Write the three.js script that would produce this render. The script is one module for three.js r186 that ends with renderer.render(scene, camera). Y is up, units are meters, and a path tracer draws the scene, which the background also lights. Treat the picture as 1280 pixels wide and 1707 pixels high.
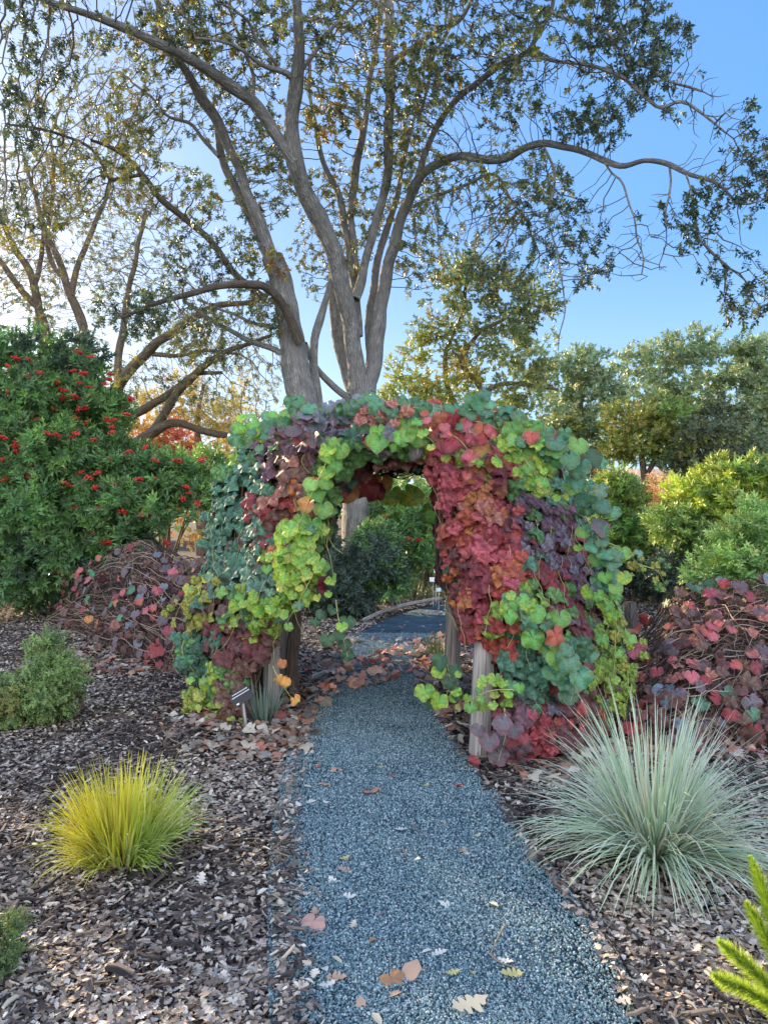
import * as THREE from 'three';
import { ImprovedNoise } from 'three/addons/math/ImprovedNoise.js';
import { mergeGeometries } from 'three/addons/utils/BufferGeometryUtils.js';

// ------------------------------------------------------------------ camera, sky, sun, exposure
const scene = new THREE.Scene();
const EYE = 1.55, F = 1219;                       // eye height in metres, focal length in photo pixels
const camera = new THREE.PerspectiveCamera(70.0, 767 / 1024, 0.05, 800);
camera.position.set(0, EYE, 0);
camera.lookAt(0, EYE, -10);
const SUN_EL = 13.5, SUN_PX = -420;
const sunDir = new THREE.Vector3((SUN_PX - 640) / F, Math.tan(SUN_EL * Math.PI / 180) * Math.hypot(1, (SUN_PX - 640) / F), -1).normalize();
{
  const W = 512, H = 256, d = new Float32Array(W * H * 4);
  const v = new THREE.Vector3();
  const sm = (a, b, x) => { const t = Math.min(1, Math.max(0, (x - a) / (b - a))); return t * t * (3 - 2 * t); };
  const zen = [0.055, 0.215, 0.64], mid = [0.10, 0.345, 0.80], low = [0.34, 0.62, 0.92];
  for (let j = 0; j < H; j++) for (let i = 0; i < W; i++) {
    const el = ((j + 0.5) / H - 0.5) * Math.PI, az = ((i + 0.5) / W - 0.5) * 2 * Math.PI;
    v.set(Math.cos(el) * Math.cos(az), Math.sin(el), Math.cos(el) * Math.sin(az));
    const e = Math.max(0, el) * 180 / Math.PI;
    const ang = Math.acos(Math.max(-1, Math.min(1, v.dot(sunDir)))) * 180 / Math.PI;
    const a = sm(0, 22, e), b = sm(14, 60, e);
    const g1 = Math.exp(-ang / 9), g2 = Math.exp(-ang / 34), hz = Math.exp(-e / 11);
    const rear = sm(-0.35, 0.95, v.z) * (0.45 + 0.55 * Math.exp(-e / 45)), k = (j * W + i) * 4;   // made-up glow behind the camera, added to light the foreground
    for (let c = 0; c < 3; c++) {
      let x = low[c] + (mid[c] - low[c]) * a; x += (zen[c] - x) * b;
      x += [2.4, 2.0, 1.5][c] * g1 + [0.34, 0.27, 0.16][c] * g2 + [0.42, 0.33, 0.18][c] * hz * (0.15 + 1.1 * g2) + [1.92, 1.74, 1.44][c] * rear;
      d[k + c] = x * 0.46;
    }
    d[k + 3] = 1;
  }
  const sky = new THREE.DataTexture(d, W, H, THREE.RGBAFormat, THREE.FloatType);
  sky.mapping = THREE.EquirectangularReflectionMapping;
  sky.magFilter = THREE.LinearFilter; sky.minFilter = THREE.LinearFilter; sky.wrapS = THREE.RepeatWrapping; sky.needsUpdate = true;
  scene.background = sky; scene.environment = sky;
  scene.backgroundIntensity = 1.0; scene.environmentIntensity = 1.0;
}
const sun = new THREE.DirectionalLight(new THREE.Color().setRGB(1.0, 0.76, 0.46), 5);
sun.position.copy(sunDir).multiplyScalar(80); sun.target.position.set(0, 0, -8);
sun.castShadow = true; sun.shadow.radius = 1.5; sun.shadow.mapSize.set(4096, 4096);
Object.assign(sun.shadow.camera, { left: -40, right: 40, top: 40, bottom: -20, near: 1, far: 200 });
scene.add(sun, sun.target);
const renderer = new THREE.WebGLRenderer({ antialias: true });
renderer.setSize(767, 1024);
renderer.toneMapping = THREE.LinearToneMapping;
renderer.toneMappingExposure = 3.05;
renderer.shadowMap.enabled = true;

// ------------------------------------------------------------------ small helpers
function rngOf(seed) { let a = seed >>> 0; return () => { a = (a + 0x6D2B79F5) | 0; let t = Math.imul(a ^ (a >>> 15), 1 | a); t = (t + Math.imul(t ^ (t >>> 7), 61 | t)) ^ t; return ((t ^ (t >>> 14)) >>> 0) / 4294967296; }; }
let R = rngOf(7);
const rr = (a, b) => a + (b - a) * R();
const gauss = () => (R() + R() + R() + R() - 2) * 0.866;
const pick = a => a[Math.floor(R() * a.length)];
const V = (x, y, z) => new THREE.Vector3(x, y, z);
const noise = new ImprovedNoise();
const nz = (x, y, z) => noise.noise(x, y, z);
const P = (px, py, d) => V((px - 640) / F * d, EYE - (py - 853.5) / F * d, -d);   // a place seen at a photo pixel, d metres deep
const G = (px, py, y = 0) => { const d = (EYE - y) * F / (py - 853.5); return V((px - 640) / F * d, y, -d); };
const srgb = (r, g, b, k = 1) => { const c = new THREE.Color().setRGB(r / 255, g / 255, b / 255, THREE.SRGBColorSpace); return c.multiplyScalar(k); };
const lin = (r, g, b) => new THREE.Color().setRGB(r, g, b);
const used = {};
function numbered(n) { const k = used[n] = (used[n] ?? -1) + 1; return k ? n + '_' + String(k).padStart(3, '0') : n; }
function tag(o, label, category, group, kind) { o.userData.label = label; if (category) o.userData.category = category; if (group) o.userData.group = group; if (kind) o.userData.kind = kind; return o; }
function thing(name, label, category, pos = V(0, 0, 0), group) {
  const o = new THREE.Group(); o.name = numbered(name); o.position.copy(pos); scene.add(o);
  return tag(o, label, category, group);
}
function part(name, geo, mat, parent, kind) {
  const m = new THREE.Mesh(geo, mat); m.name = name; m.castShadow = m.receiveShadow = true;
  if (parent && parent.isObject3D && parent.parent === scene && !parent.userData.atOrigin) geo.translate(-parent.position.x, -parent.position.y, -parent.position.z);
  if (kind) m.userData.kind = kind;
  (parent || scene).add(m); return m;
}
function structure(name, geo, mat) { const m = new THREE.Mesh(geo, mat); m.name = numbered(name); m.userData.kind = 'structure'; m.castShadow = m.receiveShadow = true; scene.add(m); return m; }
// collects triangles
class MB {
  constructor() { this.p = []; this.u = []; this.c = []; this.i = []; this.col = null; }
  v(x, y, z, u = 0, w = 0) { this.p.push(x, y, z); this.u.push(u, w); if (this.col) this.c.push(this.col.r, this.col.g, this.col.b); return this.p.length / 3 - 1; }
  t(a, b, c) { this.i.push(a, b, c); }
  q(a, b, c, d) { this.i.push(a, b, c, a, c, d); }
  geo() {
    const g = new THREE.BufferGeometry();
    g.setAttribute('position', new THREE.Float32BufferAttribute(this.p, 3));
    g.setAttribute('uv', new THREE.Float32BufferAttribute(this.u, 2));
    if (this.c.length) g.setAttribute('color', new THREE.Float32BufferAttribute(this.c, 3));
    g.setIndex(this.i); g.computeVertexNormals(); return g;
  }
  tube(pts, rad, sides = 6, rough = 0, cap = false) {
    const n = pts.length; if (n < 2) return;
    let T = V(0, 0, 0).subVectors(pts[1], pts[0]).normalize();
    let N = Math.abs(T.y) < 0.9 ? V(0, 1, 0) : V(1, 0, 0); N.addScaledVector(T, -N.dot(T)).normalize();
    let prev = null, len = 0; const B = V(0, 0, 0), T2 = V(0, 0, 0);
    for (let k = 0; k < n; k++) {
      const a = pts[Math.max(0, k - 1)], b = pts[Math.min(n - 1, k + 1)];
      T2.subVectors(b, a); if (T2.lengthSq() > 1e-12) T.copy(T2).normalize();
      N.addScaledVector(T, -N.dot(T)).normalize(); B.crossVectors(T, N);
      if (k) len += pts[k].distanceTo(pts[k - 1]);
      const ring = [], per = 2 * Math.PI * Math.max(rad[0], rad[k]);
      for (let s = 0; s <= sides; s++) {
        const th = (s % sides) / sides * Math.PI * 2, cs = Math.cos(th), sn = Math.sin(th);
        let r = rad[k];
        if (rough) r *= 1 + rough * (nz(pts[k].x * 2.5 + cs * 1.3, pts[k].y * 1.6, pts[k].z * 2.5 + sn * 1.3) + 0.6 * nz(cs * 2.2 + pts[k].x, pts[k].y * 0.7, sn * 2.2));
        ring.push(this.v(pts[k].x + (N.x * cs + B.x * sn) * r, pts[k].y + (N.y * cs + B.y * sn) * r, pts[k].z + (N.z * cs + B.z * sn) * r, s / sides * per, len));
      }
      if (prev) for (let s = 0; s < sides; s++) this.q(prev[s], prev[s + 1], ring[s + 1], ring[s]);
      if (cap && (k === 0 || k === n - 1)) { const c = this.v(pts[k].x, pts[k].y, pts[k].z, 0, 0); for (let s = 0; s < sides; s++) k ? this.t(c, ring[s], ring[s + 1]) : this.t(c, ring[s + 1], ring[s]); }
      prev = ring;
    }
  }
}
function spline(pts, step = 0.15) { const c = new THREE.CatmullRomCurve3(pts, false, 'centripetal'); const n = Math.max(3, Math.ceil(c.getLength() / step)); return Array.from({ length: n + 1 }, (_, k) => { const u = k / n; return c.getPoint(c.getUtoTmapping(u)); }); }
// limb given as photo pixels: [px, py, width in px, depth]
function limb(list, step = 0.15, wob = 0.02, slim = 1) {
  const c = new THREE.CatmullRomCurve3(list.map(a => P(a[0], a[1], a[3])), false, 'centripetal');
  const L = c.getLength(), n = Math.max(4, Math.ceil(L / step)), pts = [], rad = [], m = list.length - 1;
  for (let k = 0; k <= n; k++) {
    const t = k / n, f = t * m, i = Math.min(m - 1, Math.floor(f)), w = f - i;
    const p = c.getPoint(t);
    const s = wob * 2;
    p.x += s * nz(p.x * 1.7 + 3, p.y * 1.7, p.z + 1); p.y += s * nz(p.x * 1.7, p.y * 1.7 + 9, p.z); p.z += s * nz(p.x, p.y * 1.7, p.z * 1.7 + 5);
    pts.push(p);
    const a = list[i], b = list[i + 1];
    rad.push(((a[2] * a[3]) * (1 - w) + (b[2] * b[3]) * w) / F / 2 * slim * (1 + 0.10 * nz(p.x * 3, p.y * 3, p.z * 3)));
  }
  return { pts, rad };
}
// ------------------------------------------------------------------ textures and materials
function tex(w, h, fn, srgbOut = true, rep = null) {
  const d = new Uint8Array(w * h * 4);
  for (let j = 0; j < h; j++) for (let i = 0; i < w; i++) {
    const c = fn(i / w, j / h, i, j), k = (j * w + i) * 4;
    for (let q = 0; q < 3; q++) d[k + q] = Math.max(0, Math.min(255, Math.round((Array.isArray(c) ? c[q] : c) * 255)));
    d[k + 3] = 255;
  }
  const t = new THREE.DataTexture(d, w, h, THREE.RGBAFormat); t.magFilter = t.minFilter = THREE.LinearFilter;
  t.wrapS = t.wrapT = THREE.RepeatWrapping; if (srgbOut) t.colorSpace = THREE.SRGBColorSpace;
  if (rep) t.repeat.set(rep[0], rep[1]); t.needsUpdate = true; return t;
}
// tileable noise: blend of 4 shifted samples
const tn = (x, y, f, s) => { const a = nz(x * f, y * f, s), b = nz((x - 1) * f, y * f, s), c = nz(x * f, (y - 1) * f, s), d = nz((x - 1) * f, (y - 1) * f, s); return (a * (1 - x) + b * x) * (1 - y) + (c * (1 - x) + d * x) * y; };
const tn2 = (x, y, fx, fy, s) => { const a = nz(x * fx, y * fy, s), b = nz((x - 1) * fx, y * fy, s), c = nz(x * fx, (y - 1) * fy, s), d = nz((x - 1) * fx, (y - 1) * fy, s); return (a * (1 - x) + b * x) * (1 - y) + (c * (1 - x) + d * x) * y; };
const barkH = (x, y) => { const w = x + 0.03 * tn(x, y, 6, 3.3); const f = Math.abs(tn2(w, y, 17, 6, 1.1)), g = Math.abs(tn2(w, y, 36, 17, 7.7)), m = tn(x, y, 9, 2.6); return Math.max(0, Math.min(1, 0.22 + 1.5 * f + 1.3 * g + 0.25 * m)); };
const barkMap = tex(256, 512, (x, y) => { const h = barkH(x, y), m = tn(x, y, 5, 4.2), l = tn(x, y, 11, 8.1); const k = 0.62 + 0.36 * h + 0.16 * m; const lich = Math.max(0, l - 0.18) * 1.2; return [k * (1 - 0.1 * lich), k * (0.97 + 0.10 * lich), k * (0.93 - 0.05 * lich)]; });
const barkBump = tex(256, 512, (x, y) => barkH(x, y), false);
for (const t of [barkMap, barkBump]) t.repeat.set(1.6, 0.8);
const std = o => new THREE.MeshStandardMaterial(o);
const barkOf = (c, b = 0.02) => std({ color: c, map: barkMap, bumpMap: barkBump, bumpScale: b, roughness: 0.95 });
const M = {};
M.bark = barkOf(lin(0.345, 0.36, 0.38), 0.024);
M.barkDark = barkOf(lin(0.17, 0.145, 0.125), 0.02);
M.barkBrown = barkOf(lin(0.24, 0.19, 0.145), 0.015);
M.twig = std({ color: lin(0.13, 0.11, 0.095), roughness: 0.95 });
M.twigPale = std({ color: lin(0.24, 0.20, 0.165), roughness: 0.95 });
M.vineStem = std({ color: lin(0.16, 0.10, 0.07), roughness: 0.9 });
M.vineDark = std({ color: lin(0.055, 0.04, 0.035), roughness: 0.95 });
M.shoot = std({ color: lin(0.46, 0.44, 0.16), roughness: 0.7 });
const woodH = (x, y) => 0.5 + 0.8 * tn2(x, y, 26, 2.2, 5.5) + 0.5 * tn2(x, y, 50, 3, 2.5);
M.wood = std({ color: lin(0.66, 0.62, 0.59), map: tex(256, 256, (x, y) => { const h = woodH(x, y), k = Math.max(0.2, 0.78 + 0.42 * (h - 0.5) + 0.15 * tn(x, y, 4, 1)); return [k, k * 0.98, k * 0.96]; }), bumpMap: tex(256, 256, (x, y) => woodH(x, y), false), bumpScale: 0.006, roughness: 0.9 });
for (const t of [M.wood.map, M.wood.bumpMap]) t.repeat.set(3, 1.2);
const leafMat = (o = {}) => new THREE.MeshPhysicalMaterial({ color: 0xffffff, roughness: 0.55, transmission: 0.48, thickness: 0, side: THREE.DoubleSide, ...o });
M.leaf = leafMat();
M.leafDull = leafMat({ roughness: 0.8, transmission: 0.45 });
M.litter = std({ color: 0xffffff, roughness: 0.85, side: THREE.DoubleSide });
M.blade = leafMat({ roughness: 0.6, vertexColors: true, transmission: 0.3 });
// ------------------------------------------------------------------ leaf shapes (in the xy plane, stalk at the origin, tip towards -y)
function simpleLeaf(L, W, fold = 0.25, bend = 0.2, mb = new MB(), mat4 = null) {
  const rows = [[0, 0.06], [0.33, 0.9], [0.68, 0.8], [1, 0.02]], ids = []; const q = V(0, 0, 0);
  for (const [t, w] of rows) {
    const y = -t * L, z = -bend * L * t * t;
    const row = [];
    for (const s of [-1, 0, 1]) { q.set(s * w * W / 2, y, z + (s ? fold * W / 2 * w : 0)); if (mat4) q.applyMatrix4(mat4); row.push(mb.v(q.x, q.y, q.z, 0.5 + s * 0.5 * w, t)); }
    ids.push(row);
  }
  for (let k = 0; k < 3; k++) for (let s = 0; s < 2; s++) mb.q(ids[k][s], ids[k][s + 1], ids[k + 1][s + 1], ids[k + 1][s]);
  return mb;
}
function cheapLeaf(L, W, mb, m) {   // six corners, four triangles, folded
  const pts = [[0, 0, 0], [-W / 2, -L * 0.45, W * 0.16], [0, -L * 0.5, -W * 0.05], [W / 2, -L * 0.45, W * 0.16], [0, -L, -L * 0.12]]; const ids = [], q = V(0, 0, 0);
  for (const a of pts) { q.set(a[0], a[1], a[2]).applyMatrix4(m); ids.push(mb.v(q.x, q.y, q.z)); }
  mb.t(ids[0], ids[1], ids[2]); mb.t(ids[0], ids[2], ids[3]); mb.t(ids[1], ids[4], ids[2]); mb.t(ids[2], ids[4], ids[3]);
}
function lobedLeaf(L, W, seed, mb = new MB()) {  // oak: rounded lobes with sinuses
  const r = rngOf(seed), n = 4, side = []; const out = [];
  for (let s of [1, -1]) { const a = []; for (let k = 0; k < n; k++) { const t = 0.22 + k * 0.2 + (r() - 0.5) * 0.05, w = [0.55, 1, 0.95, 0.6][k] * (0.85 + 0.3 * r()); a.push([s * W / 2 * 0.22 * 1.2, -L * (t - 0.09)], [s * W / 2 * w, -L * (t - 0.03)], [s * W / 2 * w * 0.92, -L * (t + 0.055)]); } a.push([s * W * 0.1, -L * 0.92]); side.push(a); }
  const cu = (r() - 0.3) * 0.5, tw = (r() - 0.5) * 0.6;
  const z = (x, y) => cu * (x * x) / W * 2 + tw * x * y / L + 0.12 * L * Math.sin(y / L * 3 + seed);
  const mids = []; for (let k = 0; k <= 13; k++) { const y = -L * k / 13; mids.push(mb.v(0, y, z(0, y) - 0.0, 0.5, k / 13)); }
  for (let s = 0; s < 2; s++) { let pv = mids[0]; const a = side[s]; for (let k = 0; k < a.length; k++) { const id = mb.v(a[k][0], a[k][1], z(a[k][0], a[k][1]), 0.5 + a[k][0] / W, -a[k][1] / L); s ? (mb.t(mids[k], id, pv), mb.t(mids[k], mids[k + 1], id)) : (mb.t(mids[k], pv, id), mb.t(mids[k], id, mids[k + 1])); pv = id; } }
  return mb;
}
function grapeLeaf(seed, lobe = 0.16, curl = 1) {   // about one metre wide at scale 1, heart-shaped with shallow lobes and teeth
  const r = rngOf(seed), mb = new MB(), N = 26, o = [];
  const a1 = r() * 6, cup = (r() * 0.5 + 0.05) * curl, fold = (r() - 0.35) * 0.35 * curl, droop = (0.1 + r() * 0.5) * curl, wav = 0.05 + 0.07 * r() * curl;
  const zf = (x, y) => { const q = Math.hypot(x, y); return -droop * Math.max(0, -y) ** 2 * 0.7 - cup * x * x * 0.7 + fold * Math.abs(x) + wav * Math.sin(a1 + Math.atan2(y, x) * 5) * q * q * 2; };
  const c = mb.v(0, 0, 0, 0.5, 0.78), rings = [[], []];
  for (let k = 0; k < N; k++) {
    const th = (k + 0.5) / N * 2 * Math.PI, ph = th - Math.PI;           // ph = 0 at the tip, +-pi at the stalk
    let q = 0.53 + 0.05 * Math.cos(ph) - 0.03 * Math.cos(2 * ph);
    q *= 1 + lobe * (Math.pow(Math.abs(Math.cos(ph * 2.5)), 0.8) - 0.6);
    const notch = Math.max(0, Math.abs(ph) / Math.PI - 0.84) / 0.16; q *= 1 - 0.66 * notch * notch; q *= 1 + 0.10 * Math.exp(-ph * ph * 14);
    q *= 1 + 0.025 * (k % 2 ? 1 : -1) + 0.05 * (r() - 0.5);
    for (let i = 0; i < 2; i++) {
      const s = i ? 1 : 0.55, x = Math.sin(ph) * q * s * 1.04, y = -Math.cos(ph) * q * s;
      rings[i].push(mb.v(x, y, zf(x, y), 0.5 + x * 0.82, 0.5 + (y + 0.12) * 0.82));
    }
  }
  for (let k = 0; k < N - 1; k++) { if (k % 1 === 0) mb.t(c, rings[0][k], rings[0][k + 1]); mb.q(rings[0][k], rings[1][k], rings[1][k + 1], rings[0][k + 1]); }
  return mb.geo();
}
// vein texture for the vine leaves: tints multiply the material colour
function veinTex(seed, veinC, blotch, edge) {
  const dirs = [0, 0.85, -0.85, 1.75, -1.75];
  return tex(192, 192, (u, v) => {
    const x = (u - 0.5) / 0.82, y = (v - 0.5) / 0.82 - 0.12, q = Math.hypot(x, y), ph = Math.atan2(x, -y);
    let vein = 0;
    for (const d of dirs) {
      let a = ph - d; if (a > Math.PI) a -= 2 * Math.PI; if (a < -Math.PI) a += 2 * Math.PI;
      const dist = Math.abs(Math.sin(a)) * q, along = Math.cos(a) * q;
      if (Math.cos(a) > 0) { vein = Math.max(vein, 1 - dist / (0.016 * (1.1 - q))); const sd = Math.abs(((along - dist * 0.9) * 9 + seed) % 1); if (Math.abs(a) < 0.45) vein = Math.max(vein, 0.65 * (1 - Math.abs(sd - 0.5) / 0.09)); }
    }
    vein = Math.max(0, Math.min(1, vein));
    const spot = nz(u * 19 + seed * 3, v * 19, seed) > 0.46 ? 0.55 : 1, m = nz(u * 5 + seed, v * 5, seed * 1.7), m2 = nz(u * 14, v * 14 + seed, 2.2), b = Math.max(0, Math.min(1, (m + 0.1) * 2.2)), ed = Math.max(0, (q - 0.3) * 2.6) * (0.6 + m);
    return [0, 1, 2].map(c => { let k = (0.90 + 0.14 * m2) * (c === 0 ? Math.sqrt(spot) : spot); k = k * (1 - b) + k * blotch[c] * b; k = k * (1 - Math.min(1, ed)) + k * edge[c] * Math.min(1, ed); return k * (1 - vein) + veinC[c] * vein * 0.98; });
  });
}
const VT = {
  green: veinTex(1.3, [1.5, 1.3, 1.1], [1.25, 0.98, 0.7], [0.8, 0.7, 0.6]),
  lime: veinTex(2.1, [1.25, 1.15, 1.4], [0.62, 0.84, 1.2], [1.3, 0.85, 0.6]),
  red: veinTex(3.7, [0.8, 1.5, 1.0], [1.05, 2.1, 1.0], [0.5, 0.5, 0.7]),
  dark: veinTex(5.2, [0.7, 0.62, 0.68], [0.75, 1.25, 1.0], [1.15, 0.7, 0.7]),
  dry: veinTex(6.9, [0.66, 0.6, 0.55], [0.75, 0.7, 0.7], [0.75, 0.65, 0.6]),
};
// a shared-geometry child placed in world space
function piece(name, geo, mat, parent, m4) { const m = new THREE.Mesh(geo, mat); m.name = name; m.castShadow = m.receiveShadow = true; m4.decompose(m.position, m.quaternion, m.scale); if (parent) m.position.sub(parent.position); (parent || scene).add(m); return m; }
function copies(name, geo, mat, parent, list, kind) {   // list: [matrix, colour]
  const m = new THREE.InstancedMesh(geo, mat, list.length), q = new THREE.Matrix4(), o = parent ? parent.position : V(0, 0, 0);
  list.forEach(([a, c], k) => { q.makeTranslation(-o.x, -o.y, -o.z).multiply(a); m.setMatrixAt(k, q); if (c) m.setColorAt(k, c); });
  m.name = name; m.castShadow = m.receiveShadow = true; if (kind) m.userData.kind = kind; (parent || scene).add(m); return m;
}
const mat4 = (p, x, y, z, s) => { const m = new THREE.Matrix4().makeBasis(x, y, z); m.scale(typeof s === 'number' ? V(s, s, s) : s); m.setPosition(p); return m; };
function facing(p, n, tip, s) {           // blade normal n, tip pointing along tip
  const Z = n.clone().normalize(), Y = tip.clone().negate(); Y.addScaledVector(Z, -Y.dot(Z)).normalize(); const X = V(0, 0, 0).crossVectors(Y, Z);
  return mat4(p, X, Y, Z, s);
}
const qt = new THREE.Quaternion(), eu = new THREE.Euler();
const tumble = (p, s, ax = 3.15, az = 3.15) => { eu.set(rr(-ax, ax), rr(-3.15, 3.15), rr(-az, az)); return new THREE.Matrix4().compose(p, qt.setFromEuler(eu), typeof s === 'number' ? V(s, s, s) : s); };
const flat = (p, s, tilt = 0.35) => { const n = V(gauss() * tilt, 1, gauss() * tilt).normalize(), a = rr(0, 6.3); return facing(p, n, V(Math.cos(a), 0, Math.sin(a)), s); };
const shade = (c, a = 0.18, h = 0.02) => { const q = c.clone(); q.offsetHSL(gauss() * h, gauss() * 0.05, 0); return q.multiplyScalar(Math.exp(gauss() * a)); };

// ------------------------------------------------------------------ ground, path
const gh = (x, z) => { const out = pathDist(x, z); const k = Math.min(1, Math.max(0, out / 0.5)); return k * (0.05 * nz(x * 0.6, 0, z * 0.6) + 0.022 * nz(x * 2.3, 4, z * 2.3) + 0.02) + 0.0; };
const pathL = [[430, 2600], [462, 1850], [466, 1707], [460, 1580], [460, 1450], [470, 1350], [484, 1280], [503, 1220], [525, 1170], [545, 1130], [570, 1092], [598, 1056], [650, 1027], [720, 1009], [800, 1000], [880, 996]].map(a => G(...a));
const pathR = [[1500, 2600], [1185, 1850], [1078, 1707], [1002, 1580], [915, 1458], [840, 1350], [778, 1272], [735, 1205], [705, 1155], [697, 1118], [715, 1085], [760, 1058], [815, 1040], [880, 1030], [930, 1024], [980, 1020]].map(a => G(...a));
const pL = spline(pathL, 0.12), pR = spline(pathR, 0.12);
const poly = [...pL, ...pR.slice().reverse()];
function pathDist(x, z) {     // signed: negative inside the path
  let best = 1e9, inside = false;
  for (let i = 0, j = poly.length - 1; i < poly.length; j = i++) {
    const a = poly[j], b = poly[i], dx = b.x - a.x, dz = b.z - a.z, t = Math.max(0, Math.min(1, ((x - a.x) * dx + (z - a.z) * dz) / (dx * dx + dz * dz + 1e-12)));
    const d = (x - a.x - t * dx) ** 2 + (z - a.z - t * dz) ** 2; if (d < best) best = d;
    if ((b.z > z) !== (a.z > z) && x < (a.x - b.x) * (z - b.z) / (a.z - b.z) + b.x) inside = !inside;
  }
  return inside ? -Math.sqrt(best) : Math.sqrt(best);
}
{
  // one sheet: fine near the camera, coarse out to the horizon
  const xs = [], zs = [];
  for (const s of [-1, 1]) for (let k = 0; k <= 14; k++) xs.push(s * (8 + Math.pow(k / 14, 2.6) * 392));
  for (let x = -7.85; x < 8; x += 0.15) xs.push(x);
  for (let k = 1; k <= 14; k++) { zs.push(3 + Math.pow(k / 14, 2) * 120); zs.push(-16 - Math.pow(k / 14, 2.6) * 500); }
  for (let z = -16; z <= 3; z += 0.15) zs.push(z);
  xs.sort((a, b) => a - b); zs.sort((a, b) => a - b);
  const mb = new MB();
  for (const z of zs) for (const x of xs) mb.v(x, (Math.abs(x) < 9 && z > -17 && z < 4) ? gh(x, z) - (pathDist(x, z) < 0 ? 0.03 : 0) : 0.0, z, x, z);
  const n = xs.length; for (let j = 0; j < zs.length - 1; j++) for (let i = 0; i < n - 1; i++) mb.q(j * n + i, (j + 1) * n + i, (j + 1) * n + i + 1, j * n + i + 1);
  const map = tex(512, 512, (x, y) => { const a = tn(x, y, 38, 1), b = tn2(x, y, 90, 40, 2), c = tn(x, y, 7, 3); const k = 0.42 + 0.34 * a + 0.3 * b + 0.16 * c; return [k, k * (0.90 + 0.06 * c), k * (0.86 + 0.05 * b)]; });
  const bump = tex(512, 512, (x, y) => 0.5 + 0.5 * tn(x, y, 38, 1) + 0.4 * tn2(x, y, 90, 40, 2), false);
  map.repeat.set(0.8, 0.8); bump.repeat.set(0.8, 0.8);
  structure('ground', mb.geo(), std({ color: lin(0.30, 0.25, 0.22), map, bumpMap: bump, bumpScale: 0.02, roughness: 1 }));
}
{
  const mb = new MB(), n = Math.min(pL.length, pR.length), m = 14, gL = new THREE.CatmullRomCurve3(pathL, false, 'centripetal'), gR = new THREE.CatmullRomCurve3(pathR, false, 'centripetal'), N = 150;
  for (let k = 0; k <= N; k++) { const a = gL.getPoint(k / N), b = gR.getPoint(k / N);
    for (let s = 0; s <= m; s++) { const t = s / m; const x = a.x + (b.x - a.x) * t, z = a.z + (b.z - a.z) * t; const e = Math.min(t, 1 - t); const ja = s === 0 || s === m ? 0.035 * nz(x * 4, 2, z * 5) : 0; mb.v(x + ja, e === 0 ? -0.02 : 0.012 + 0.008 * nz(x * 3, 0, z * 3) + 0.012 * Math.min(1, e * 5), z, x, z); } }
  for (let k = 0; k < N; k++) for (let s = 0; s < m; s++) { const a = k * (m + 1) + s; mb.q(a, a + 1, a + m + 2, a + m + 1); }
  const sp = (x, y) => tn(x, y, 60, 1) + 0.8 * tn(x, y, 100, 5);
  const map = tex(512, 512, (x, y) => { const s = sp(x, y), c = tn(x, y, 3, 2), k = 0.66 + 0.34 * s + 0.22 * c; return [k * 0.93, k * 0.99, k * 1.03]; });
  const bump = tex(512, 512, (x, y) => 0.5 + 0.6 * sp(x, y), false);
  map.repeat.set(1.4, 1.4); bump.repeat.set(1.4, 1.4);
  structure('path', mb.geo(), std({ color: lin(0.095, 0.20, 0.265), map, bumpMap: bump, bumpScale: 0.012, roughness: 0.95 }));
  // gravel chips lying on it
  R = rngOf(11);
  const chip = new THREE.IcosahedronGeometry(1, 0), cl = [], cols = [lin(0.145, 0.25, 0.29), lin(0.235, 0.345, 0.385), lin(0.10, 0.17, 0.195), lin(0.04, 0.07, 0.085), lin(0.42, 0.50, 0.51), lin(0.165, 0.275, 0.31), lin(0.10, 0.185, 0.22)];
  for (let k = 0; k < 190000; k++) {
    const d = 1.7 + Math.pow(R(), 1.7) * 7.5, t = R(), s0 = rr(0.0026, 0.0054) * (0.85 + 0.05 * d); const z = -d;
    const xl = edgeAt(pL, z), xr = edgeAt(pR, z); if (xl === null || xr === null) continue;
    const x = xl - 0.03 + (xr - xl + 0.05) * t, w = nz(x * 2.2, 7, z * 2.2) + 0.5 * nz(x * 6, 1, z * 6);
    if (R() > 0.98 + 0.7 * w) continue;
    cl.push([tumble(V(x, 0.0245 + s0 * 0.2 + 0.008 * nz(x * 3, 0, z * 3), z), V(s0 * rr(0.8, 1.5), s0 * rr(0.5, 0.8), s0 * rr(0.7, 1.1))), shade(pick(cols), 0.2, 0.01)]);
  }
  const g = copies(numbered('gravel'), chip, std({ color: 0xffffff, roughness: 0.85 }), null, cl); tag(g, 'loose blue grey gravel chips covering the garden path', null, null, 'stuff');
  // thin dark edging strip along the right side
  const eg = new MB(), pts = []; for (let k = 0; k <= N; k++) { const p = gR.getPoint(k / N); if (p.z < 0.5 && p.z > -4.9) pts.push(V(p.x + 0.02 + 0.01 * nz(p.z * 3, 1, 1), 0, p.z)); }
  pts.forEach((p, k) => { for (const [dx, y] of [[0, -0.05], [0, 0.03], [0.007, 0.03], [0.007, -0.05]]) eg.v(p.x + dx, y + 0.004 * nz(p.z * 2, 5, 0), p.z); if (k) for (let s = 0; s < 3; s++) eg.q((k - 1) * 4 + s, (k - 1) * 4 + s + 1, k * 4 + s + 1, k * 4 + s); });
  const e = part(numbered('path_edging'), eg.geo(), std({ color: lin(0.02, 0.02, 0.022), roughness: 0.7, side: THREE.DoubleSide }), null); tag(e, 'thin black edging strip along the right side of the gravel path', 'path edging');
  // pale timber edging beyond the arch
  const lg = new MB(); const lp = spline([[605, 1040], [640, 1024], [690, 1010], [745, 1001], [800, 996]].map(a => { const p = G(...a); p.y = 0.05; return p; }), 0.15);
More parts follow.
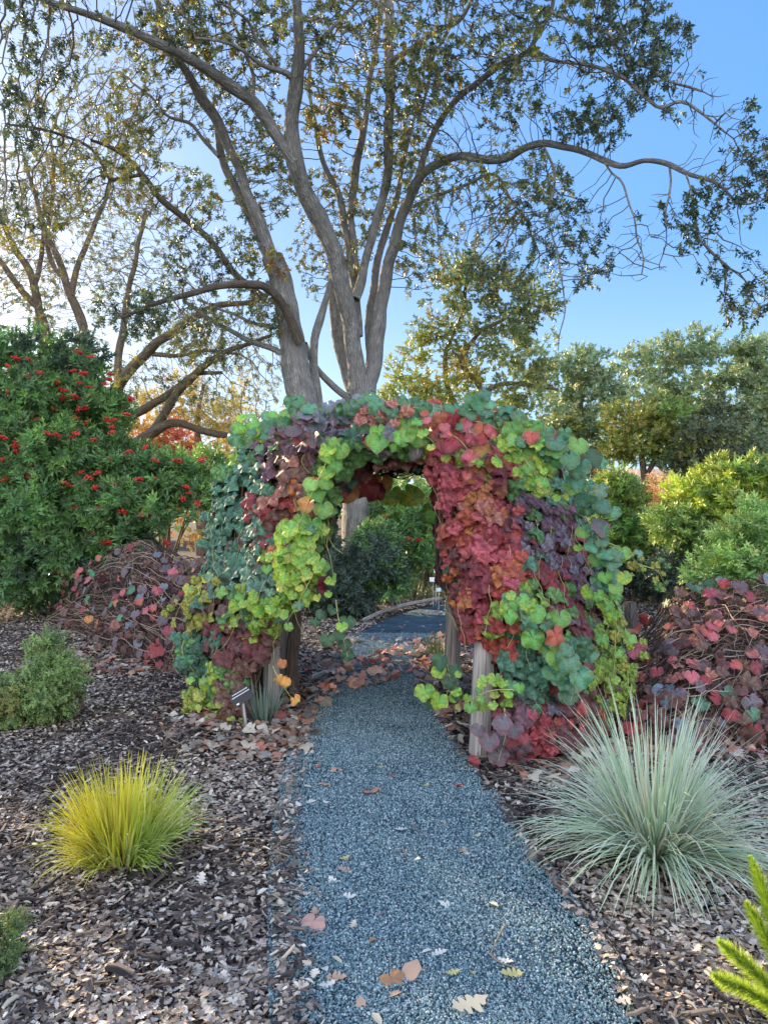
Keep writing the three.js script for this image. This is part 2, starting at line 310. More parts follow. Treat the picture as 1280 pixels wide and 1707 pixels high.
  lg.tube(lp, lp.map(() => 0.03), 7, 0.25, true);
  tag(part(numbered('edging_log'), lg.geo(), M.wood, null), 'pale curved log edging the far bend of the path beyond the arch', 'edging log');
}
function edgeAt(pts, z) { for (let k = 1; k < pts.length; k++) { const a = pts[k - 1], b = pts[k]; if ((a.z >= z) !== (b.z >= z)) { const t = (z - a.z) / (b.z - a.z); return a.x + (b.x - a.x) * t; } } return null; }
// ------------------------------------------------------------------ trees
// grows twigs from the given skeleton towards the attraction points
function grow(skel, attr, o) {
  const px = [], py = [], pz = [], par = [], tagOf = [], rad0 = [];
  const add = (x, y, z, p, t, r = 0) => { px.push(x); py.push(y); pz.push(z); par.push(p); tagOf.push(t); rad0.push(r); return px.length - 1; };
  for (const l of skel) { let p = -1; for (let k = 0; k < l.pts.length; k++) { const q = l.pts[k]; p = add(q.x, q.y, q.z, p, -1, l.rad[k]); } }
  const nSkel = px.length, A = attr.length, best = new Int32Array(A).fill(-1), bd = new Float64Array(A).fill(1e9), alive = new Uint8Array(A).fill(1);
  const upd = from => { for (let a = 0; a < A; a++) if (alive[a]) { const q = attr[a]; for (let n = from; n < px.length; n++) { const d = (px[n] - q.x) ** 2 + (py[n] - q.y) ** 2 + (pz[n] - q.z) ** 2; if (d < bd[a]) { bd[a] = d; best[a] = n; } } if (bd[a] < o.dk * o.dk) alive[a] = 0; } };
  upd(0);
  for (let it = 0; it < (o.iter || 140); it++) {
    const acc = new Map();
    for (let a = 0; a < A; a++) if (alive[a] && bd[a] < o.di * o.di) { const n = best[a], q = attr[a], L = Math.sqrt(bd[a]) || 1; let e = acc.get(n); if (!e) acc.set(n, e = [0, 0, 0, q.tag]); e[0] += (q.x - px[n]) / L; e[1] += (q.y - py[n]) / L; e[2] += (q.z - pz[n]) / L; }
    if (!acc.size) break;
    const from = px.length;
    for (const [n, e] of acc) {
      let dx = e[0], dy = e[1], dz = e[2]; const L = Math.hypot(dx, dy, dz) || 1; dx /= L; dy /= L; dz /= L;
      const j = o.jit; dx += j * gauss(); dy += j * gauss() + (o.up || 0); dz += j * gauss();
      const K = o.step / (Math.hypot(dx, dy, dz) || 1);
      add(px[n] + dx * K, py[n] + dy * K, pz[n] + dz * K, n, e[3]);
    }
    upd(from);
  }
  const N = px.length, kids = Array.from({ length: N }, () => []), rad = new Float64Array(N), dep = new Int32Array(N);
  for (let n = nSkel; n < N; n++) kids[par[n]].push(n);
  for (let n = N - 1; n >= nSkel; n--) {
    let s = 0, d = 0; for (const k of kids[n]) { s += rad[k] ** 2.3; d = Math.max(d, dep[k] + 1); }
    rad[n] = Math.max(o.tip, Math.min(o.max || 1, (s + (o.tip * 0.55) ** 2.3) ** (1 / 2.3))); dep[n] = d;
  }
  const at = n => V(px[n], py[n], pz[n]), mb = new MB(), done = new Uint8Array(N), leaves = [];
  for (let n = nSkel; n < N; n++) {
    if (done[n]) continue;
    const root = par[n], pts = [at(root)], rs = [Math.min(rad[n] * 1.15, root < nSkel ? rad0[root] * 0.8 : rad[root])]; let c = n;
    while (c !== undefined) { done[c] = 1; pts.push(at(c)); rs.push(rad[c]); let b, bv = -1; for (const k of kids[c]) if (rad[k] > bv) { bv = rad[k]; b = k; } c = b; }
    const r = rs[1]; if (pts.length > 1) { rs[rs.length - 1] *= 0.5; mb.tube(pts, rs, r > 0.035 ? 6 : r > 0.014 ? 4 : 3); }
  }
  for (let n = nSkel; n < N; n++) if (dep[n] <= (o.leafDepth ?? 2)) { const p = at(par[n]); leaves.push({ p: at(n), d: at(n).sub(p).normalize(), tag: tagOf[n], dep: dep[n] }); }
  return { mb, leaves, N };
}
const inEll = (b) => { let x, y, z; do { x = rr(-1, 1); y = rr(-1, 1); z = rr(-1, 1); } while (x * x + y * y + z * z > 1); const p = P(b[0] + x * b[2], b[1] + y * b[3], b[4]); p.z += z * (b[5] ?? (b[2] / F * b[4])); return p; };
// a spray: short twig with leaves along it, tip towards -y, about one unit long
function spray(seed, n, L, W, spread = 0.9, oak = false) {
  const save = R; R = rngOf(seed); const mb = new MB(), m = new THREE.Matrix4(), m2 = new THREE.Matrix4();
  for (let k = 0; k < n; k++) {
    const t = (k + 0.6) / n, a = k * 2.4 + rr(-0.5, 0.5), out = spread * (1.15 - 0.55 * t) + rr(-0.25, 0.25);
    m.makeRotationY(a); m.multiply(m2.makeRotationX(out)); m.multiply(m2.makeRotationY(rr(-1, 1))); m.setPosition(0.04 * Math.cos(a), -t * 0.85, 0.04 * Math.sin(a));
    const s = rr(0.75, 1.2); (oak ? simpleLeaf : cheapLeaf2)(L * s, W * s, mb, m);
  }
  R = save; return mb.geo();
}
function cheapLeaf2(L, W, mb, m) { cheapLeaf(L, W, mb, m); }
const SPR = {
  oak: [1, 2, 3].map(k => spray(k * 17, 12, 0.44, 0.22, 1.1)),
  fine: [1, 2].map(k => spray(k * 23, 11, 0.36, 0.18, 1.0)),
  ever: [1, 2, 3].map(k => spray(k * 31, 11, 0.5, 0.26, 1.0)),
  toyon: [1, 2, 3].map(k => spray(k * 41, 12, 0.62, 0.2, 0.85)),
};
function hang(p, d, s, droop = 0.5) { const t = V(d.x + gauss() * 0.5, d.y - droop + gauss() * 0.4, d.z + gauss() * 0.5).normalize(); const n = V(gauss(), gauss() + 0.6, gauss()).normalize(); return facing(p, n.addScaledVector(t, -n.dot(t)), t, s); }
// adds one InstancedMesh per spray shape; all named crown
function crown(parent, kind, list, mat = M.leaf, name = 'crown') { copies(name, SPR[kind][parent.id % SPR[kind].length], mat, parent, list, 'stuff'); }
function limbs(parent, list, mat, names = 'limb', slim = 1) { return list.map((l, i) => { const q = limb(l.p ?? l, 0.12, l.w ?? 0.02, i ? slim : 1); const mb = new MB(); mb.tube(q.pts, q.rad, q.rad[0] > 0.12 ? 14 : q.rad[0] > 0.05 ? 9 : 6, q.rad[0] > 0.05 ? 0.14 : 0.06); part(i === 0 ? 'trunk' : names, mb.geo(), l.m ?? mat, parent); return q; }); }
const OAK = { dark: lin(0.065, 0.105, 0.06), mid: lin(0.13, 0.185, 0.085), olive: lin(0.25, 0.28, 0.085), tan: lin(0.34, 0.30, 0.15), gold: lin(0.46, 0.33, 0.045), orange: lin(0.5, 0.22, 0.04), pale: lin(0.30, 0.30, 0.13), yel: lin(0.44, 0.40, 0.07), grn: lin(0.10, 0.145, 0.045) };
// palettes: weights
const PAL = {
  d: [['dark', 6], ['mid', 4], ['olive', 1]], m: [['dark', 2], ['mid', 4], ['olive', 4], ['tan', 1], ['gold', .8], ['yel', .8]], g: [['gold', 6], ['olive', 2], ['orange', 1], ['yel', 2]], p: [['pale', 5], ['olive', 5], ['tan', 2], ['mid', 3], ['gold', .8], ['yel', .8]],
  o: [['olive', 4], ['mid', 3], ['gold', 1], ['pale', 1]], y: [['yel', 5], ['olive', 2], ['gold', 1]], b: [], e: [['grn', 5], ['dark', 3], ['olive', 2]], ey: [['olive', 4], ['yel', 2], ['grn', 3]],
};
function palPick(k) { const l = PAL[k]; let s = 0; for (const a of l) s += a[1]; let t = R() * s; for (const a of l) if ((t -= a[1]) <= 0) return OAK[a[0]]; return OAK[l[0][0]]; }
function grownTree({ name, label, category, base, skeleton, bark, twig, blobs, opt, size, kind = 'oak', dens = 1, mat = M.leaf, seed, group }) {
  R = rngOf(seed);
  const t = thing(name, label, category, base, group);
  const sk = limbs(t, skeleton, bark, 'limb', opt.slim ?? 1);
  const attr = [], tags = blobs.map(b => b[6]);
  blobs.forEach((b, i) => { const clumps = b[8] ?? 0; for (let k = 0; k < b[7] * (opt.many ?? 4.4); k++) { const q = inEll(b); q.tag = i; attr.push(q); } });
  const g = grow(sk, attr, opt);
  part('branches', g.mb.geo(), twig, t, 'stuff');
  const list = [];
  for (const l of g.leaves) { const k = l.tag >= 0 ? tags[l.tag] : 'm'; if (k === 'b') continue; const cl = nz(l.p.x * 1.1 + seed, l.p.y * 1.1, l.p.z * 1.1); const n = dens * (0.75 + 1.7 * cl); for (let q = 0; q < 3; q++) if (R() < n / 1.6) { const pk = k; list.push([hang(V(l.p.x + gauss() * 0.05, l.p.y + gauss() * 0.05, l.p.z + gauss() * 0.05), l.d, size * rr(0.7, 1.25), opt.droop ?? 0.5), shade(palPick(pk), 0.25)]); } }
  crown(t, kind, list, mat);
  console.log(name, 'nodes', g.N, 'sprays', list.length);
  return t;
}
// the big oak behind the arch
grownTree({
  name: 'oak_tree', label: 'large many-stemmed oak rising right behind the vine arch, crown filling the sky', category: 'tree', base: V(-0.5, 0, -13), seed: 101, bark: M.bark, twig: M.twig,
  skeleton: [
    [[592, 1003, 62, 13], [594, 900, 46, 13], [596, 780, 45, 13], [600, 690, 48, 13], [603, 655, 52, 13], [604, 630, 46, 13]],
    [[598, 672, 40, 12.9], [592, 610, 38, 12.8], [586, 550, 37, 12.7], [576, 500, 38, 12.5], [557, 420, 38, 12.2], [530, 360, 38, 11.9], [505, 310, 38, 11.6], [489, 262, 38, 11.3], [487, 205, 30, 11.1], [492, 140, 32, 10.8], [498, 80, 23, 10.5], [494, 0, 20, 10.2], [489, -120, 16, 9.8]],
    [[492, 270, 30, 11.3], [468, 238, 28, 11.2], [427, 175, 26, 11], [389, 149, 26, 10.8], [354, 122, 25, 10.5], [320, 98, 24, 10.2], [275, 74, 22, 10], [215, 50, 20, 9.7], [135, 22, 15, 9.4], [80, 5, 12, 9.2], [20, -30, 10, 9]],
    [[492, 132, 20, 10.8], [506, 110, 10, 10.8], [540, 64, 8, 10.9], [575, 22, 7, 11], [620, -20, 6, 11]],
    [[488, 132, 16, 10.8], [471, 118, 13, 10.6], [437, 104, 10, 10.4], [410, 86, 9, 10.2], [373, 71, 7, 10], [325, 62, 6, 9.8]],
    [[466, 118, 9, 10.6], [452, 90, 8, 10.4], [425, 62, 8, 10.3], [415, 40, 7, 10.2], [390, 20, 6, 10]],
    [[420, 165, 8, 11], [422, 130, 8, 11], [412, 95, 8, 11], [398, 60, 8, 11], [385, 25, 7, 11], [378, -30, 6, 11]],
    [[592, 655, 36, 13.4], [578, 610, 33, 13.5], [566, 560, 30, 13.6], [560, 510, 28, 13.6], [558, 470, 22, 13.6], [552, 420, 15, 13.7], [545, 370, 12, 13.7], [520, 320, 10, 13.8]],
    [[596, 560, 26, 13], [592, 500, 21, 13], [586, 450, 19, 13.1], [580, 405, 18, 13.1], [572, 360, 17, 13.2], [562, 320, 14, 13.2], [545, 285, 12, 13.2], [530, 240, 10, 13.2], [520, 170, 8, 13.2], [516, 90, 7, 13]],
    [[592, 500, 22, 12.7], [606, 450, 19, 12.8], [620, 400, 18, 12.8], [634, 345, 20, 12.8], [644, 290, 21, 12.7], [650, 190, 20, 12.5], [649, 90, 23, 12.3], [646, 0, 24, 12], [642, -110, 20, 11.6]],
    [[600, 470, 12, 13], [590, 410, 13, 13], [586, 350, 17, 13], [590, 295, 19, 13], [602, 240, 18, 12.9], [612, 185, 14, 12.8], [617, 125, 11, 12.6], [632, 40, 9, 12.4], [640, -40, 7, 12.2]],
    [[606, 655, 44, 13], [622, 610, 38, 13], [630, 555, 34, 13], [636, 500, 31, 13], [643, 454, 28, 13], [658, 405, 26, 12.9], [671, 360, 23, 12.8], [687, 325, 21, 12.6], [704, 290, 20, 12.4], [740, 268, 18, 12.2], [780, 262, 18, 11.8], [840, 263, 17, 11.4], [875, 247, 16, 11.2], [905, 240, 15, 11], [940, 245, 14, 10.7], [980, 255, 13, 10.4], [1010, 267, 13, 10.2], [1040, 277, 12, 10], [1075, 269, 11, 9.8], [1115, 275, 11, 9.6], [1150, 289, 9, 9.4], [1190, 305, 8, 9.2], [1230, 340, 5, 9.1]],
    [[612, 640, 24, 13.2], [620, 590, 22, 13.2], [616, 540, 20, 13.3], [622, 480, 18, 13.3], [632, 420, 16, 13.4], [650, 370, 14, 13.4], [662, 330, 12, 13.4], [672, 270, 10, 13.4], [690, 200, 8, 13.3], [700, 130, 7, 13.2]],
    [[694, 312, 16, 12.5], [706, 262, 14, 12.4], [726, 214, 14, 12.2], [760, 165, 13, 11.9], [812, 122, 13, 11.5], [845, 100, 12, 11.2], [880, 87, 11, 10.9], [897, 55, 10, 10.7], [915, 22, 9, 10.5], [926, -30, 8, 10.3]],
    [[876, 90, 9, 10.9], [892, 94, 9, 10.8], [925, 100, 8, 10.6], [960, 104, 8, 10.3], [985, 108, 8, 10.2], [1017, 122, 8, 10], [1045, 137, 8, 9.8], [1075, 160, 8, 9.7], [1105, 178, 7, 9.6], [1133, 166, 7, 9.5], [1165, 178, 6, 9.4], [1210, 220, 4, 9.3]],
    [[918, 24, 7, 10.5], [958, 37, 7, 10.3], [985, 43, 7, 10.2], [1018, 60, 7, 10], [1042, 100, 7, 9.9], [1085, 117, 6, 9.8], [1112, 133, 6, 9.7], [1170, 152, 5, 9.5]],
    [[650, 100, 14, 12.3], [690, 78, 12, 12], [725, 52, 11, 11.8], [765, 32, 10, 11.5], [790, -10, 8, 11.2]],
    [[700, 190, 8, 12.3], [715, 140, 8, 12.1], [722, 100, 8, 12], [745, 50, 8, 11.8], [755, 0, 7, 11.6]],
    [[690, 345, 9, 12.7], [720, 330, 8, 12.5], [770, 310, 8, 12.1], [820, 290, 7, 11.8], [850, 330, 6, 11.5], [880, 370, 5, 11.3]],
    [[1008, 268, 5, 10.2], [1022, 290, 5, 10.2], [1036, 302, 5, 10.1], [1048, 340, 5, 10.1], [1055, 365, 4, 10], [1060, 395, 4, 10], [1072, 430, 3.5, 9.9], [1068, 458, 3, 9.9]],
    [[1116, 278, 6, 9.6], [1118, 300, 5, 9.6], [1113, 330, 5, 9.6], [1108, 350, 4, 9.6], [1112, 400, 3, 9.6], [1100, 440, 2.5, 9.6]],
    [[1145, 290, 5, 9.4], [1152, 320, 4, 9.4], [1157, 360, 4, 9.4], [1170, 400, 3, 9.3]],
    [[905, 245, 6, 11], [925, 300, 6, 10.8], [915, 360, 5, 10.7], [930, 430, 5, 10.6], [935, 470, 4, 10.5], [940, 520, 3, 10.5], [930, 560, 2.5, 10.4], [928, 585, 2, 10.4]],
    { w: 0.01, p: [[588, 668, 15, 12.9], [560, 648, 15, 12.7], [532, 620, 14, 12.5], [517, 595, 13, 12.3], [508, 573, 12, 12.1]] },
  ],
  blobs: [
    [560, 60, 130, 120, 11, 1.6, 'm', 260], [700, 110, 120, 110, 11.3, 1.5, 'm', 270], [800, 60, 110, 90, 10.8, 1.3, 'd', 240], [900, 110, 90, 80, 10.3, 1.0, 'm', 160], [1000, 50, 110, 75, 9.9, .8, 'd', 210], [1080, 100, 80, 70, 9.7, .7, 'd', 170], [1150, 170, 55, 50, 9.5, .5, 'd', 180],
    [1205, 220, 50, 55, 9.3, .5, 'd', 180], [1240, 300, 55, 70, 9.2, .5, 'd', 234], [1190, 350, 55, 70, 9.3, .5, 'd', 198], [1215, 430, 50, 45, 9.2, .4, 'd', 144], [1245, 490, 45, 50, 9.2, .4, 'd', 144], [960, 190, 60, 40, 10.3, .6, 'd', 70], [1000, 215, 50, 30, 10.1, .5, 'd', 50],
    [750, 220, 120, 60, 11.9, 1.2, 'm', 160], [690, 170, 70, 70, 12, .9, 'o', 110], [850, 320, 110, 70, 11.3, .9, 'm', 170], [930, 370, 75, 65, 10.8, .7, 'd', 270], [985, 430, 45, 40, 10.6, .5, 'd', 108], [780, 350, 90, 60, 11.9, .9, 'p', 120], [850, 410, 100, 60, 11.3, .8, 'm', 110], [940, 460, 40, 60, 10.6, .4, 'b', 50], 
    [550, 180, 55, 65, 12.0, .6, 'g', 170], [650, 130, 45, 70, 12, .6, 'g', 60], [690, 300, 50, 70, 12.8, .8, 'p', 90], [700, 430, 50, 60, 12.8, .7, 'p', 70], [600, 330, 60, 90, 13.4, .8, 'p', 100], [540, 400, 50, 120, 13.7, .8, 'p', 110], [660, 210, 60, 60, 12.6, .7, 'o', 70],
    [420, 50, 110, 70, 10.8, 1.2, 'm', 200], [300, 30, 110, 70, 10.2, 1, 'm', 190], [180, 20, 110, 60, 9.7, .9, 'm', 180], [60, 60, 80, 80, 9.3, .7, 'd', 190], [30, 180, 50, 70, 9.4, .6, 'd', 100], [430, 200, 70, 80, 11.6, 1, 'o', 110],
    [1100, 390, 75, 70, 9.8, .6, 'b', 120], [1060, 430, 50, 50, 9.9, .4, 'b', 50], [1160, 400, 30, 60, 9.4, .3, 'b', 30],
  ],
  opt: { step: 0.13, di: 3.2, dk: 0.17, jit: 0.42, up: -0.02, tip: 0.0045, max: 0.06, leafDepth: 3, slim: 0.76 }, size: 0.135, dens: 1.08,
});
// second oak, left of it
grownTree({
  name: 'oak_tree', label: 'leaning oak with a crooked trunk left of the largest oak, dark low limb reaching left', category: 'tree', base: P(516, 1010, 12).setY(0), seed: 202, bark: M.bark, twig: M.twig,
  skeleton: [
    [[518, 1012, 62, 12], [514, 800, 50, 12], [509, 690, 47, 12], [500, 640, 47, 12], [489, 580, 42, 12], [477, 520, 40, 12], [466, 465, 38, 12], [455, 430, 36, 12]],
    [[462, 452, 24, 12.1], [438, 405, 22, 12.2], [412, 350, 20, 12.3], [390, 308, 18, 12.3], [376, 280, 17, 12.3], [368, 245, 16, 12.2], [366, 215, 16, 12.1], [360, 192, 15, 12]],
    [[456, 436, 28, 12], [440, 390, 25, 12], [424, 350, 22, 11.9], [412, 318, 20, 11.9], [402, 285, 19, 11.8], [384, 252, 19, 11.7], [371, 222, 20, 11.6], [356, 190, 22, 11.5], [335, 160, 20, 11.3], [315, 125, 17, 11.1], [292, 90, 14, 10.9], [272, 50, 12, 10.7], [262, 0, 11, 10.5], [255, -70, 9, 10.3]],
    { m: M.barkDark, p: [[500, 572, 20, 11.8], [481, 530, 19, 11.6], [462, 500, 18, 11.4], [441, 480, 17, 11.2], [410, 474, 16, 11], [380, 476, 14, 10.8], [350, 479, 13, 10.7], [300, 492, 11, 10.5], [250, 508, 9, 10.3], [205, 530, 7, 10.1]] },
    [[476, 590, 13, 12], [439, 577, 12, 12], [415, 570, 11, 11.9], [378, 548, 9, 11.8], [342, 527, 8, 11.7], [305, 500, 7, 11.6]],
    [[531, 700, 24, 12.3], [525, 640, 20, 12.3], [523, 590, 18, 12.3], [526, 560, 17, 12.3], [536, 525, 16, 12.4], [547, 492, 14, 12.4], [556, 460, 10, 12.4], [572, 430, 7, 12.5]],
    { m: M.barkDark, p: [[445, 500, 15, 11.9], [420, 480, 15, 11.8], [395, 460, 14, 11.7], [353, 402, 14, 11.5], [312, 366, 13, 11.3], [266, 331, 12, 11.1], [244, 297, 11, 11], [219, 266, 9, 10.9], [194, 250, 8, 10.8], [150, 235, 6, 10.6]] },
    { m: M.barkDark, p: [[236, 290, 8, 11], [200, 297, 8, 10.9], [181, 297, 7, 10.9], [168, 272, 7, 10.8], [147, 247, 6, 10.7], [109, 225, 6, 10.5], [56, 214, 5, 10.2], [10, 205, 4, 10]] },
    [[366, 262, 9, 12.2], [340, 232, 8, 12.3], [320, 208, 7, 12.3], [280, 195, 6, 12.2], [250, 160, 5, 12.1], [200, 120, 5, 12]],
    [[470, 545, 8, 12.2], [430, 540, 7, 12.5], [380, 520, 6, 12.8], [330, 500, 5, 13]],
  ],
  blobs: [
    [330, 430, 55, 55, 11, .8, 'd', 140], [285, 505, 60, 32, 10.5, .6, 'd', 120], [220, 520, 55, 36, 10.2, .6, 'd', 90], [390, 430, 50, 50, 11.6, .6, 'o', 70], [300, 340, 70, 60, 11.2, .8, 'p', 160], [210, 300, 80, 60, 11, .8, 'p', 192], [120, 240, 90, 60, 10.6, .8, 'p', 192], [40, 210, 60, 60, 10.1, .6, 'm', 90], [220, 190, 100, 60, 11.8, .9, 'p', 208], [330, 170, 70, 60, 12, .8, 'p', 144], [290, 90, 70, 80, 11, .8, 'm', 110],
    [440, 300, 60, 80, 12.4, .8, 'p', 144], [430, 520, 50, 50, 11.8, .7, 'p', 80], [350, 560, 70, 50, 12, .8, 'p', 112], [465, 440, 25, 40, 11.8, .3, 'g', 30], [560, 430, 40, 50, 12.6, .5, 'p', 80], [30, 345, 50, 36, 10.2, .5, 'd', 90], [20, 400, 35, 20, 10.2, .4, 'y', 40], [110, 330, 90, 50, 10.8, .7, 'p', 144],
  ],
  opt: { step: 0.13, di: 3.2, dk: 0.17, jit: 0.45, up: -0.01, tip: 0.0042, max: 0.05, leafDepth: 2, slim: 0.82 }, size: 0.13, dens: 1.15,
});
// low spreading tree with arching limbs, mid left
grownTree({
  name: 'spreading_tree', label: 'low spreading tree with arching bare limbs between red-berried shrub and leaning oak', category: 'tree', base: P(185, 985, 15).setY(0), seed: 303, bark: M.barkBrown, twig: M.twigPale,
  skeleton: [
    [[170, 986, 40, 15], [178, 880, 34, 15], [195, 800, 30, 15], [222, 748, 25, 15]],
    [[205, 775, 22, 15], [232, 738, 19, 14.9], [260, 718, 17, 14.8], [292, 706, 14, 14.6], [325, 714, 12, 14.4], [370, 725, 11, 14.2], [400, 721, 8, 14], [425, 710, 5, 14]],
    [[246, 728, 16, 14.9], [268, 702, 15, 14.8], [290, 660, 14, 14.7], [318, 630, 13, 14.6], [360, 595, 10, 14.4], [410, 573, 7, 14.2], [450, 560, 5, 14]],
    [[180, 800, 22, 15.2], [183, 720, 20, 15.3], [186, 665, 20, 15.3], [202, 634, 18, 15.3], [240, 595, 17, 15.2], [270, 565, 15, 15], [320, 534, 13, 14.8], [360, 510, 11, 14.6], [430, 500, 7, 14.3], [470, 480, 5, 14.2]],
    [[190, 720, 18, 15.1], [215, 695, 15, 15.1], [245, 678, 14, 15], [295, 647, 11, 14.8], [320, 625, 9, 14.7], [370, 620, 6, 14.5]],
    [[196, 640, 12, 15.4], [198, 590, 13, 15.5], [206, 540, 12, 15.6], [215, 480, 10, 15.7], [228, 430, 8, 15.8], [242, 350, 6, 15.9]],
    [[250, 590, 8, 15.2], [300, 592, 7, 15.1], [350, 585, 6, 15], [400, 590, 4, 14.9]],
  ],
  blobs: [
    [340, 560, 110, 50, 14.8, 1.2, 'p', 210], [400, 610, 90, 60, 14.5, 1.1, 'p', 210], [330, 650, 90, 50, 14.6, 1, 'o', 130], [270, 620, 70, 50, 15, .9, 'p', 140], [430, 670, 50, 40, 14.4, .8, 'p', 98], [220, 480, 80, 90, 15.6, 1.2, 'p', 182], [300, 500, 70, 60, 15, 1, 'p', 125], [200, 640, 50, 40, 15.3, .7, 'y', 40], [240, 380, 70, 80, 16, 1, 'p', 125],
  ],
  opt: { step: 0.15, di: 3, dk: 0.2, jit: 0.42, up: -0.03, tip: 0.0045, max: 0.05, leafDepth: 2 }, size: 0.125, dens: 1.25, kind: 'fine', mat: M.leafDull,
});
// two slender trees on the far left
grownTree({
  name: 'slender_tree', label: 'slender pale tree forking in three behind the red-berried shrub, second from the left edge', category: 'tree', base: P(150, 960, 18).setY(0), seed: 404, bark: M.barkBrown, twig: M.twigPale,
  skeleton: [
    [[150, 959, 26, 18], [152, 800, 22, 18], [148, 650, 19, 18], [140, 545, 16, 18], [119, 497, 15, 18]],
    [[119, 500, 13, 18], [109, 466, 12, 18], [94, 419, 11, 17.9], [75, 385, 9, 17.8], [60, 330, 7, 17.7], [40, 260, 5, 17.6]],
    [[120, 492, 10, 18], [128, 450, 10, 18.1], [143, 412, 9, 18.2], [158, 375, 8, 18.3], [176, 334, 6, 18.3], [190, 280, 5, 18.3]],
    [[110, 470, 9, 18], [88, 440, 8, 18.2], [78, 400, 8, 18.3], [88, 340, 7, 18.3], [90, 280, 6, 18.2], [84, 220, 4, 18.2]],
  ],
  blobs: [[110, 430, 120, 90, 18, 1.6, 'p', 237], [70, 300, 110, 90, 17.8, 1.5, 'p', 251], [180, 300, 80, 90, 18.2, 1.3, 'p', 182], [110, 560, 70, 50, 17.8, 1, 'o', 60], [160, 170, 140, 90, 18, 1.6, 'p', 266]],
  opt: { step: 0.2, di: 3.6, dk: 0.26, jit: 0.42, tip: 0.0055, max: 0.05, leafDepth: 2 }, size: 0.16, dens: 1.3, kind: 'fine', mat: M.leafDull,
});
grownTree({
  name: 'slender_tree', label: 'slender forking tree at the left edge behind the red-berried shrub', category: 'tree', base: P(80, 958, 18.5).setY(0), seed: 505, bark: M.barkBrown, twig: M.twigPale,
  skeleton: [
    [[85, 957, 28, 18.5], [82, 700, 23, 18.5], [76, 570, 20, 18.5], [68, 525, 17, 18.5]],
    [[68, 528, 14, 18.5], [57, 475, 14, 18.5], [42, 440, 12, 18.5], [24, 412, 10, 18.4], [0, 360, 7, 18.3], [-30, 300, 5, 18.2]],
    [[64, 512, 11, 18.5], [44, 494, 11, 18.5], [20, 462, 10, 18.4], [0, 432, 9, 18.3], [-40, 390, 6, 18.2]],
    [[57, 478, 9, 18.5], [66, 440, 8, 18.6], [72, 400, 7, 18.6], [74, 340, 5, 18.6]],
  ],
  blobs: [[20, 440, 80, 90, 18.4, 1.4, 'p', 182], [20, 330, 90, 80, 18.3, 1.4, 'p', 168], [60, 560, 80, 50, 18.3, 1, 'o', 90], [10, 540, 70, 50, 18, 1, 'd', 90]],
  opt: { step: 0.2, di: 3.6, dk: 0.26, jit: 0.42, tip: 0.0055, max: 0.05, leafDepth: 2 }, size: 0.16, dens: 1.3, kind: 'fine', mat: M.leafDull,
});
// ------------------------------------------------------------------ leafier trees and shrubs made of clumped blobs
const sunGapA = V(0.12, 0.05, -7.3); const inSunGap = p => { const t = (p.x - sunGapA.x) * sunDir.x + p.y * sunDir.y + (p.z - sunGapA.z) * sunDir.z; if (t < 0.8 || t > 12) return false; return Math.hypot(p.x - sunGapA.x - sunDir.x * t, p.y - sunDir.y * t, p.z - sunGapA.z - sunDir.z * t) < 0.55; };  // foliage left out along this sun ray, shaped to light the path
function blobPlant({ name, label, category, base, blobs, size, kind, skeleton, bark = M.barkBrown, mat = M.leaf, seed, clump = 0.3, per = 16, foliage = 'crown', stems = 0, outward = 0.8, group, cols, shadeVar = 0.22 }) {
  R = rngOf(seed); const t = thing(name, label, category, base, group);
  if (skeleton) limbs(t, skeleton, bark);
  const list = [];
  for (const b of blobs) {   // [px,py,rx,ry,d,rz(m),palette,n clumps]
    const c = P(b[0], b[1], b[4]), rx = b[2] / F * b[4], ry = b[3] / F * b[4], rz = b[5] ?? rx;
    for (let k = 0; k < b[7]; k++) {
      const u = V(gauss(), gauss(), gauss()).normalize(), q = Math.pow(R(), 0.4); const cc = V(c.x + u.x * rx * q, c.y + u.y * ry * q, c.z + u.z * rz * q);
      if (cc.y < 0.05) cc.y = 0.05 + R() * 0.15;
      const pal = R() < 0.85 ? b[6] : (b[8] ?? b[6]); const tone = Math.exp(gauss() * 0.22); const cs = clump * rr(0.7, 1.3);
      for (let i = 0; i < per; i++) {
        const o = V(gauss(), gauss() * 0.75, gauss()).multiplyScalar(cs * 0.55), p = cc.clone().add(o); if (p.y < 0.02 || inSunGap(p)) continue;
        const d = V(u.x * outward + o.x / cs, u.y * outward + o.y / cs + 0.15, u.z * outward + o.z / cs);
        list.push([hang(p, d.normalize(), size * rr(0.7, 1.25), -0.05), shade(cols ? pick(cols[pal]) : palPick(pal), shadeVar).multiplyScalar(tone)]);
      }
    }
  }
  crown(t, kind, list, mat, foliage);
  if (stems) { const mb = new MB(); for (let k = 0; k < stems; k++) { const b = pick(blobs), e = inEll(b), s = V(base.x + gauss() * 0.25, 0, base.z + gauss() * 0.25), m = s.clone().lerp(e, 0.5).add(V(gauss() * 0.15, 0.1, gauss() * 0.15)); const pts = spline([s, m, e], 0.25); mb.tube(pts, pts.map((_, i) => 0.025 * (1 - 0.8 * i / pts.length)), 4); } part('stems', mb.geo(), bark, t); }
  t.userData.n = list.length; console.log(name, 'sprays', list.length); return t;
}
